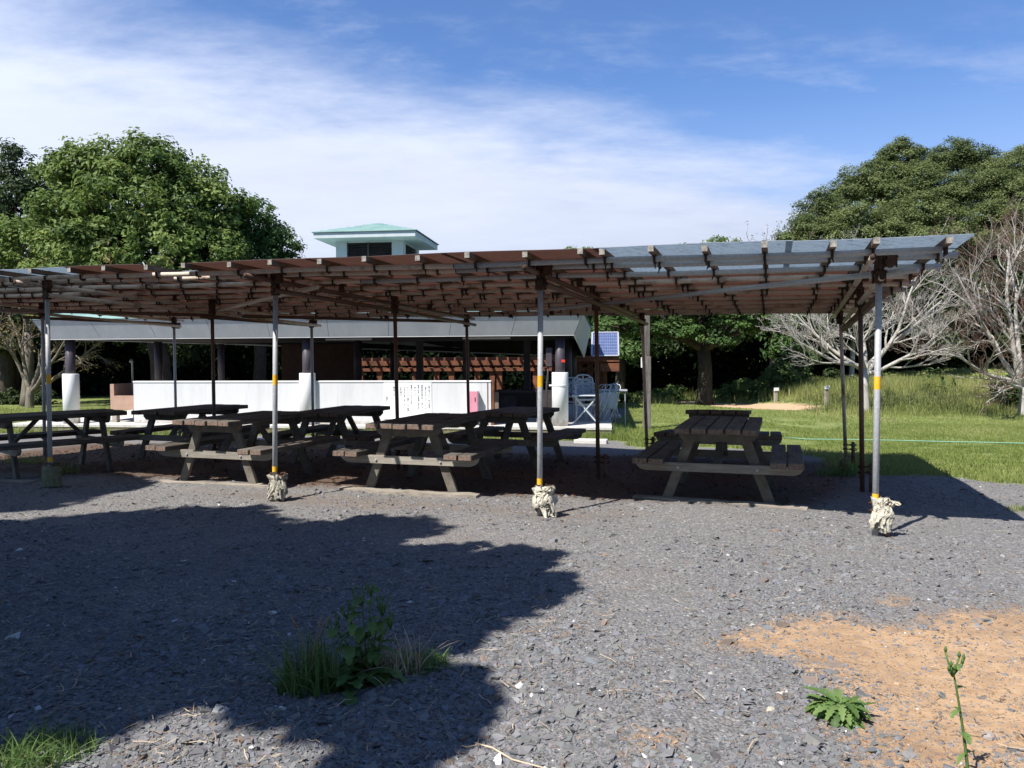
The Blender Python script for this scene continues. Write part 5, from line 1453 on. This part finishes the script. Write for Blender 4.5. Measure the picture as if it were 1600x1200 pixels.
# ------------------------------------------------------------------ the tree that shades the yard (stands left of the view)
def cropgp(lst): return gp(*[(x/1.6, 700+y/1.6) for x, y in lst])
SH = [cropgp([(-300,190),(0,182),(120,174),(200,165),(400,154),(600,147),(700,138),(748,150),(690,168),(720,182),(850,186),(890,170),(980,174),(1080,190),(1130,215),(1040,226),(1000,240),(1100,241),(1200,237),(1300,246),(1420,262),(1450,300),(1442,340),(1420,380),(1350,402),(1325,470),(1290,500),(1190,508),(1125,530),(1200,570),(1240,620),(1232,680),(1220,720),(1150,770),(1100,800),(1060,850),(880,850),(800,765),(770,722),(700,708),(600,690),(560,662),(480,656),(440,690),(330,712),(260,745),(180,745),(100,762),(0,792),(-250,820),(-500,500),(-450,250)]),
      cropgp([(-500,165),(-100,168),(60,158),(140,148),(200,128),(300,112),(400,92),(330,70),(120,40),(-500,20)])]
sv = SUN_V
def shade_points(n, margin):
    out = []
    for poly in SH:
        P_ = np.array(poly); lo, hi = P_.min(0), P_.max(0)
        k = int(n*(hi-lo).prod()/60)
        x = lo[0]+(hi[0]-lo[0])*rng.random(k); y = lo[1]+(hi[1]-lo[1])*rng.random(k)
        s = poly_sdf(x, y, poly); ok = s > margin; out.append(np.stack([x[ok], y[ok], s[ok]], 1))
    return np.concatenate(out)
pts = shade_points(2700, .06); pts = pts[(pts[:, 2] > .45) | (rng.random(len(pts)) < .72)]
cz = 4.6 + 2.6*np.clip(pts[:, 2]/1.6, 0, 1)*rng.random(len(pts)) + .8*rng.random(len(pts)) + .5*vnoise(pts[:, 0], pts[:, 1], 51, .8)
cz = np.where(rng.random(len(pts)) < .3, cz - 1.0*np.clip(pts[:, 2], 0, 1), cz)
CP = np.stack([pts[:, 0], pts[:, 1], np.zeros(len(pts))], 1) + sv[None]*(cz/sv[2])[:, None]
k = rng.integers(26, 52, len(CP)); idx = np.repeat(np.arange(len(CP)), k); m_ = len(idx)
extra = np.stack([-8.5 + rng.normal(0, 2.0, 900), 1.0 + rng.normal(0, 2.4, 900), 8.6 + 1.6*rng.random(900) - 0*rng.random(900)], 1); extra[:, 2] -= .12*((extra[:, 0]+8.5)**2 + (extra[:, 1]-1)**2)  # more crown added outside the view to block sky over the foreground
ge = extra - sv*(extra[:, 2]/sv[2])[:, None]; far_ = np.max([poly_sdf(ge[:, 0], ge[:, 1], p_) for p_ in SH], 0)
uu = 800 + FPX*ge[:, 0]/np.maximum(ge[:, 1], .05); extra = extra[((far_ > .3) | (uu < -150) | (ge[:, 1] < 2.2)) & (extra[:, 2] > 3.5)]
cr = np.minimum(.34, np.maximum(pts[:, 2]*.9, .10))
P = CP[idx] + sph(m_)*(rng.random((m_, 1))**.5)*cr[idx][:, None]
uu = 800 + FPX*P[:, 0]/np.maximum(P[:, 1], .05); vv = 557 - FPX*(P[:, 2]-HC)/np.maximum(P[:, 1], .05)
ok = ~((P[:, 1] > 0) & (uu > -90) & (uu < 1690) & (vv > -90) & (vv < 1290)); P = P[ok]; m_ = len(P)
Pe = np.repeat(extra, 40, 0); Pe = Pe + sph(len(Pe))*.42*rng.random((len(Pe), 1))**.5; ue = 800 + FPX*Pe[:, 0]/np.maximum(Pe[:, 1], .05); Pe = Pe[(Pe[:, 1] < .1) | (ue < -90)]
P = np.concatenate([P, Pe]); m_ = len(P)
st = empty('shade_tree', gnd(-7.2, 2.6), 0, 'broad tree left of the view that throws the big shadow across the gravel', 'tree')
N = rng.normal(0, .5, (m_, 3)) + sv; s = .15*(.7+.6*rng.random(m_))
V_, F_, T_ = cards(P - np.array(st.location), N, s*.62, s*.40, np.clip(rng.normal(.5, .2, m_), 0, 1), '', None)
big_mesh('crown', V_, F_, 4, M['leaf_camphor'], st, {'tint': T_})
m = MB(); b0 = np.array(st.location); m.tube([(0, 0, -.2), (.05, .05, 1.2), (.1, .2, 2.6)], [.42, .30, .26], 14)
for j in range(26):
    e = CP[rng.integers(0, len(CP))] - b0
    p = limb(m, (.1, .2, 2.3+.3*rng.random()), e, .10, .015, .08, 7, 7)
m.build('trunk', M['bark_dark'], st, smooth=True)

# trees added behind the viewer, out of view, to cut sky light
for x_, y_, h_, lab in ((-13, -7, 9.5, 'leafy tree of the row behind the viewer, farthest left'), (-6.5, -10, 10.5, 'leafy tree of the row behind the viewer, left of centre'), (1.5, -10.5, 10, 'leafy tree of the row behind the viewer, in the centre'), (9, -9.5, 10, 'leafy tree of the row behind the viewer, right of centre'), (16, -8, 9, 'leafy tree of the row behind the viewer, farthest right')):
    tree('sky_block_tree', lab, 'tree', gnd(x_, y_), [(np.array([x_+dx_, y_+dy_, z_]), np.array([3., 3., 2.6])) for dx_, dy_, z_ in ((0, 0, h_-2.4), (-2, .5, h_-4.6), (2.2, -.4, h_-4.8), (.3, -1.8, h_-5.4), (0, 1.2, h_-5.6))],
         M['leaf_camphor'], M['bark_dark'], .3, .4, 'trees added behind the viewer to cut sky light', clump_r=.8, leaf=.30, per=40, density=1.2, fill=.4)

# ------------------------------------------------------------------ weeds
def leaf_strip(m, p, d, L, w, lobes=0, droop=.5, n=9, side=None):
    """one weed leaf with a toothed or lobed outline"""
    p = np.array(p, float); d = np.array(d, float); d /= np.linalg.norm(d)
    s_ = np.cross(d, (0, 0, 1.)); s_ /= max(np.linalg.norm(s_), 1e-6); vs = []; fs = []
    q = p.copy(); dd = d.copy()
    for i in range(n+1):
        t = i/n
        ww = w*(math.sin(math.pi*min(1, t*.92+.06))**.8)*(1 if not lobes else (.32+.68*abs(math.sin(math.pi*t*lobes))))
        if i == n: ww = w*.02
        nrm = np.cross(s_, dd)
        vs += [q - s_*ww/2 + nrm*ww*.16, q.copy(), q + s_*ww/2 + nrm*ww*.16]
        dd = dd + np.array([0, 0, -droop/n*1.6]); dd /= np.linalg.norm(dd); q = q + dd*L/n
    for i in range(n):
        a = i*3; fs += [(a, a+1, a+4, a+3), (a+1, a+2, a+5, a+4)]
    m.add(vs, fs)
class TB:   # leaves with a tint attribute
    def __init__(s): s.mb = MB(); s.t = []
    def leaf(s, *a, tint=.5, **k):
        n0 = len(s.mb.v); leaf_strip(s.mb, *a, **k); s.t += [tint]*(len(s.mb.v)-n0)
    def build(s, name, mat, parent):
        o = s.mb.build(name, mat, parent, smooth=True)
        a = o.data.attributes.new('tint', 'FLOAT', 'POINT'); a.data.foreach_set('value', np.array(s.t, np.float32)); return o
ru = random.uniform
def weed(name, label, cat, base, stems, lob, mat='weed', leafL=.12, leafW=.045, group=None, ground_leaves=0, flower=True):
    root = empty(name, base, 0, label, cat, group); m = MB(); t = TB(); f = TB()
    for (dx_, dy_, h) in stems:
        pts = [np.array([dx_*.15*q/5*0 + dx_*(q/6)**1.4, dy_*(q/6)**1.4, h*q/6]) for q in range(7)]
        m.tube(pts, [.0048*(1-.55*q/6)*(1+h*.5) for q in range(7)], 6)
        for q in range(1, 7):
            for _ in range(2 if q < 5 else 1):
                a = ru(0, 6.28); c = pts[q]
                t.leaf(c, (math.cos(a), math.sin(a), ru(.1, .7)), leafL*ru(.6, 1.2)*(1.15-.09*q), leafW*ru(.7, 1.2), lob, ru(.4, 1.2), tint=ru(.2, .8))
        if flower:
            for _ in range(7):
                a = ru(0, 6.28); e = pts[-1] + np.array([math.cos(a)*ru(.01, .04), math.sin(a)*ru(.01, .04), ru(-.01, .05)])
                m.tube([pts[-1] + np.array([0, 0, -.03]), e], [.0025, .0035], 5)
                m.tube([e, e + np.array([0, 0, .008]), e + np.array([0, 0, .02])], [.003, .0055, .002], 6)
    for _ in range(ground_leaves):
        a = ru(0, 6.28); t.leaf((math.cos(a)*.02, math.sin(a)*.02, ru(.01, .06)), (math.cos(a), math.sin(a), ru(.05, 1.0)), leafL*ru(.6, 1.75), leafW*ru(.9, 1.5), lob, ru(.3, 1.6), n=16, tint=ru(.15, .85))
    sm = m.build('stem', M['weed'], root, smooth=True)
    a = sm.data.attributes.new('tint', 'FLOAT', 'POINT'); a.data.foreach_set('value', np.full(len(sm.data.vertices), .55, np.float32))
    t.build('foliage', M[mat], root); return root
def tuft(label, base, n, h, spread, cat='grass tuft', mat='weed', lean=.5, tmid=.45, stalks=0):
    root = empty('grass_tuft', base, 0, label, cat)
    r_ = spread*np.sqrt(rng.random(n)); a = rng.random(n)*6.28
    x = r_*np.cos(a) + base[0]; y = r_*np.sin(a)*.8 + base[1]
    hh = h*(.35+.65*rng.random(n))
    V_, F_, T_ = blades(x, y, hh, .005+.006*rng.random(n), np.clip(rng.normal(tmid, .22, n), 0, 1), lean, 5)
    big_mesh('foliage', V_ - np.array(base)[None], F_, 3, M[mat], root, {'tint': T_})
    if stalks:
        m = MB()
        for _ in range(stalks):
            a = ru(0, 6.28); L = h*ru(1., 1.5); d = np.array([math.cos(a)*ru(.2, .6), math.sin(a)*.3, 1.])
            pts = [d*np.array([1, 1, 1])*L*q/5*np.array([q/5, q/5, 1-.12*q/5]) for q in range(6)]
            m.tube(pts, [.0022]*5+[.001], 5); m.tube(pts[-2:], [.006, .0015], 5)
        sm = m.build('seed_stalk', M['straw'], root, smooth=True)
        a = sm.data.attributes.new('tint', 'FLOAT', 'POINT'); a.data.foreach_set('value', np.full(len(sm.data.vertices), .35, np.float32))
    return root
def G(u, v):
    p = ground_at(u, v); p[2] += float(relief(np.array([p[0]]), np.array([p[1]]))[0]) - .008; return p
tuft('tall dark grass tuft in the tree shadow left of the leafy weed', G(484, 1074), 300, .30, .14, mat='weed', lean=.55, tmid=.4, stalks=3)
weed('leafy_weed', 'tall branching leafy weed with flower buds in the middle of the tree shadow', 'weed', G(574, 1062), [(.02, .0, .41), (-.09, .03, .30), (.11, -.02, .27), (-.03, .05, .35), (.06, .06, .30), (-.14, .0, .24)], 4, leafL=.125, leafW=.06, ground_leaves=34)
weed('leafy_weed', 'small weed with broad toothed leaves at the front foot of the tall shaded weed', 'weed', G(545, 1082), [], 4, leafL=.10, leafW=.055, ground_leaves=8, flower=False)
tuft('low creeping grass patch at the right side of the shaded weed', G(655, 1042), 520, .10, .13, mat='weed', lean=1.3, tmid=.75)
tuft('thin dry grass blades leaning among the shaded weeds', G(610, 1050), 110, .25, .15, mat='straw', lean=.9, tmid=.6)
weed('rosette_weed', 'flat sunlit rosette of toothed green leaves on the edge of the sandy patch', 'weed', G(1312, 1118), [], 6, leafL=.082, leafW=.034, ground_leaves=120, flower=False)
weed('stalk_weed', 'single tall budding weed stalk standing in the sandy patch at the lower right', 'weed', G(1515, 1236), [(-.05, .02, .415)], 4, leafL=.055, leafW=.025)
tuft('sunlit grass and clover clump in the bottom left corner', G(22, 1196), 320, .15, .20, mat='weed', lean=.95, tmid=.5)
tuft('dark grass clump behind the bottom left corner clump at the shadow edge', G(70, 1178), 460, .085, .18, mat='weed', lean=.9, tmid=.5)
weed('bank_weed', 'scrubby weed round the foot of the rear right post', 'weed', G(1316, 740), [(.05, 0, .30), (-.06, .03, .25), (.1, .02, .22)], 0, 'leaf_dry', .10, .04, None, 10, False)
tuft('grass round the foot of the rear right post', G(1306, 742), 220, .22, .28, mat='weed', lean=.6)
tuft('grass clump behind the foot of the shaded left front post', G(95, 738), 160, .22, .22, mat='grass', lean=.7)
tuft('grass clump under the picnic table at the left edge', G(40, 722), 160, .20, .3, mat='grass', lean=.7)
tuft('dark weeds at the right corner of the pavilion floor', G(962, 677), 260, .30, .35, mat='weed', lean=.7)
tuft('weeds growing against the pavilion floor in front of the right column', G(905, 683), 200, .26, .5, mat='grass', lean=.7, tmid=.6)
tuft('small weeds on the gravel at the right edge beyond the shelter shadow', G(1592, 797), 120, .08, .12, mat='grass', lean=.9)
for (u, v, h, lab) in ((1449, 602, .80, 'young feathery plant on the bank, left of three'), (1471, 600, .75, 'young feathery plant on the bank, middle of three'), (1488, 601, .55, 'bushy young plant on the bank, right of three')):
    p = at(u, v, 26.5); p = np.array(gnd(p[0], p[1]))
    weed('young_plant', lab, 'young plant', p, [(.0, 0, h)], 0, 'leaf_bush', .42, .10, 'young plants on the bank', 0, False)

# a few larger loose pieces lying on the yard
def stone_thing(u, v, s_, col, lab, sd):
    p = G(u, v); m = MB(); r_ = np.random.default_rng(sd)
    nu, nv = 10, 7; vs = []; fs = []
    for j in range(nv):
        for i in range(nu):
            a = 2*math.pi*i/nu; b = math.pi*(j/(nv-1)-.5)
            k = 1 + r_.normal(0, .10); vs.append((s_*math.cos(a)*math.cos(b)*k, s_*.8*math.sin(a)*math.cos(b)*k, s_*.62*math.sin(b)*k + s_*.35))
    for j in range(nv-1):
        for i in range(nu): fs.append((j*nu+i, j*nu+(i+1) % nu, (j+1)*nu+(i+1) % nu, (j+1)*nu+i))
    m.add(vs, fs); o = m.build('loose_stone', m_noise('pale_stone', col, tuple(c*1.25 for c in col), 30, .85, .4), None, loc=p); o.rotation_euler = (0, 0, sd); tag(o, lab, 'stone')
stone_thing(1204, 1110, .021, (.42, .36, .28), 'cream coloured loose stone on the gravel left of the rosette weed', 1)
stone_thing(1218, 1086, .017, (.40, .38, .35), 'smaller whitish stone just above the cream coloured stone', 2)
stone_thing(1442, 987, .030, (.16, .155, .155), 'grey slate lump lying on the upper part of the sandy patch', 3)
stone_thing(1545, 1150, .030, (.26, .23, .21), 'brownish rounded stone on the sand right of the budding stalk', 4)
p = G(952, 1160); t_ = TB()
t_.leaf((0, 0, .012), (.8, .3, .25), .05, .035, 0, 1.6, n=8, tint=.5)
o = t_.build('fallen_leaf', m_noise('orange_dry_leaf', (.52, .17, .05), (.66, .27, .10), 40, .7), None); o.location = p; tag(o, 'curled bright orange dry leaf lying on the gravel', 'leaf')
pts = [G(*q) + np.array([0, 0, .015]) for q in [(742, 1163), (770, 1170), (800, 1186), (850, 1198), (905, 1201)]]
m = MB(); m.tube(pts, [.0035, .004, .0035, .003, .002], 6); o = m.build('dry_stalk', m_noise('pale_straw_stalk', (.42, .34, .25), (.52, .43, .32), 30, .8), smooth=True); tag(o, 'long pale dry stalk lying on the gravel at the bottom', 'dry stalk')

# ------------------------------------------------------------------ sun, sky, camera
EL, AZ = SUN_EL, math.atan2(SUN_X, SUN_Y)
sun_dir = Vector((math.cos(EL)*math.sin(AZ), math.cos(EL)*math.cos(AZ), math.sin(EL)))
sl = bpy.data.lights.new('sun', 'SUN'); sl.energy = 4.8; sl.angle = R(.53); sl.color = (1, .955, .89)
so = bpy.data.objects.new('sun', sl); COL.objects.link(so); so.location = (-20, -15, 40)
so.rotation_euler = sun_dir.to_track_quat('Z', 'Y').to_euler()

W = bpy.data.worlds.new('World'); SC.world = W; W.use_nodes = True
nt = W.node_tree; nt.nodes.clear()
def wn(t, **kw):
    n = nt.nodes.new('ShaderNode'+t)
    for k, v in kw.items(): setattr(n, k, v)
    return n
sky = wn('TexSky', sky_type='NISHITA', sun_disc=False, sun_elevation=EL, sun_rotation=AZ % (2*math.pi), air_density=1.0, dust_density=.6, ozone_density=2.2, altitude=0)
tc = wn('TexCoord'); sep = wn('SeparateXYZ'); nt.links.new(tc.outputs['Generated'], sep.inputs[0])
def wm(op, a, b=0., c=0., clamp=False):
    n = wn('Math', operation=op, use_clamp=clamp)
    for s_, v in zip(n.inputs, (a, b, c)):
        if isinstance(v, bpy.types.NodeSocket): nt.links.new(v, s_)
        else: s_.default_value = v
    return n.outputs[0]
dx, dy, dz = sep.outputs
def rng_(v, a, b, lo=0., hi=1.):
    n = wn('MapRange', interpolation_type='SMOOTHSTEP'); nt.links.new(v, n.inputs[0])
    for k, q in ((1, a), (2, b), (3, lo), (4, hi)): n.inputs[k].default_value = q
    return n.outputs[0]
zz = wm('ADD', wm('MAXIMUM', dz, 0.), .16)
cb_ = wn('CombineXYZ'); nt.links.new(wm('DIVIDE', dx, zz), cb_.inputs[0]); nt.links.new(wm('DIVIDE', dy, zz), cb_.inputs[1])
def cloud(scale, detail, rough, rot, sc, loc, dist=.3):
    mp = wn('Mapping'); nt.links.new(cb_.outputs[0], mp.inputs[0]); mp.inputs['Rotation'].default_value = (0, 0, R(rot)); mp.inputs['Scale'].default_value = (*sc, 1); mp.inputs['Location'].default_value = (*loc, 0)
    n = wn('TexNoise'); nt.links.new(mp.outputs[0], n.inputs['Vector'])
    for k, q in (('Scale', scale), ('Detail', detail), ('Roughness', rough), ('Distortion', dist)): n.inputs[k].default_value = q
    return n.outputs[0]
big = cloud(.55, 6, .55, -25, (.8, 1.25), (1.3, .4))
mid = cloud(1.9, 7, .6, -35, (.8, 1.3), (4.1, 2.2), .2)
fine = cloud(5.5, 6, .65, -30, (.7, 1.4), (.7, 5.3), .1)
bias = wm('SUBTRACT', wm('SUBTRACT', wm('MULTIPLY', dy, .342), wm('MULTIPLY', dx, .27)), dz)
tex = wm('ADD', wm('MULTIPLY', wm('SUBTRACT', big, .5), .26), wm('ADD', wm('MULTIPLY', wm('SUBTRACT', mid, .5), .20), wm('MULTIPLY', wm('SUBTRACT', fine, .5), .07)))
lob = wm('ADD', bias, tex)
front = rng_(dy, -.1, .35)
mk = wm('MULTIPLY', rng_(lob, -.06, .12), .96)
wisp = wm('MULTIPLY', rng_(wm('ADD', wm('MULTIPLY', mid, .65), wm('MULTIPLY', fine, .35)), .46, .68), wm('MULTIPLY', rng_(lob, -.34, .02), .40))
haze = rng_(dz, .34, .02, 0., .55)
mk = wm('MULTIPLY', wm('MAXIMUM', wm('MAXIMUM', mk, wisp), haze), wm('ADD', wm('MULTIPLY', front, .75), .25))
lum = wm('ADD', wm('MULTIPLY', dx, -1.3), wm('ADD', wm('MULTIPLY', tex, 9.0), wm('ADD', wm('MULTIPLY', rng_(dz, .02, .30), 1.6), 6.1)))
cc = wn('CombineColor')
nt.links.new(wm('MULTIPLY', lum, .90), cc.inputs[0]); nt.links.new(wm('MULTIPLY', lum, .98), cc.inputs[1]); nt.links.new(wm('MULTIPLY', lum, 1.20), cc.inputs[2])
mx = wn('Mix', data_type='RGBA'); nt.links.new(mk, mx.inputs[0]); nt.links.new(cc.outputs[0], mx.inputs[7])
tn = wn('Mix', data_type='RGBA', blend_type='MULTIPLY'); tn.inputs[0].default_value = 1; nt.links.new(sky.outputs[0], tn.inputs[6]); tn.inputs[7].default_value = (.84, 1.08, 1.46, 1); nt.links.new(tn.outputs[2], mx.inputs[6])
bg = wn('Background'); nt.links.new(mx.outputs[2], bg.inputs[0]); bg.inputs[1].default_value = .062
wo = wn('OutputWorld'); nt.links.new(bg.outputs[0], wo.inputs[0])

cam = bpy.data.cameras.new('camera'); cam.sensor_width = 36; cam.lens = 36*FPX/1600; cam.clip_start = .05; cam.clip_end = 3000
co = bpy.data.objects.new('camera', cam); COL.objects.link(co); SC.camera = co
co.matrix_world = Matrix.Translation((0, 0, HC)) @ Matrix.Rotation(math.pi/2 - PITCH, 4, 'X') @ Matrix.Rotation(-ROLL, 4, 'Z')
SC.view_settings.view_transform = 'Standard'; SC.view_settings.look = 'None'; SC.view_settings.gamma = 1; SC.view_settings.exposure = .95
SC.cycles.max_bounces = 8; SC.cycles.transparent_max_bounces = 8; SC.cycles.sample_clamp_indirect = 6
SC.render.film_transparent = False
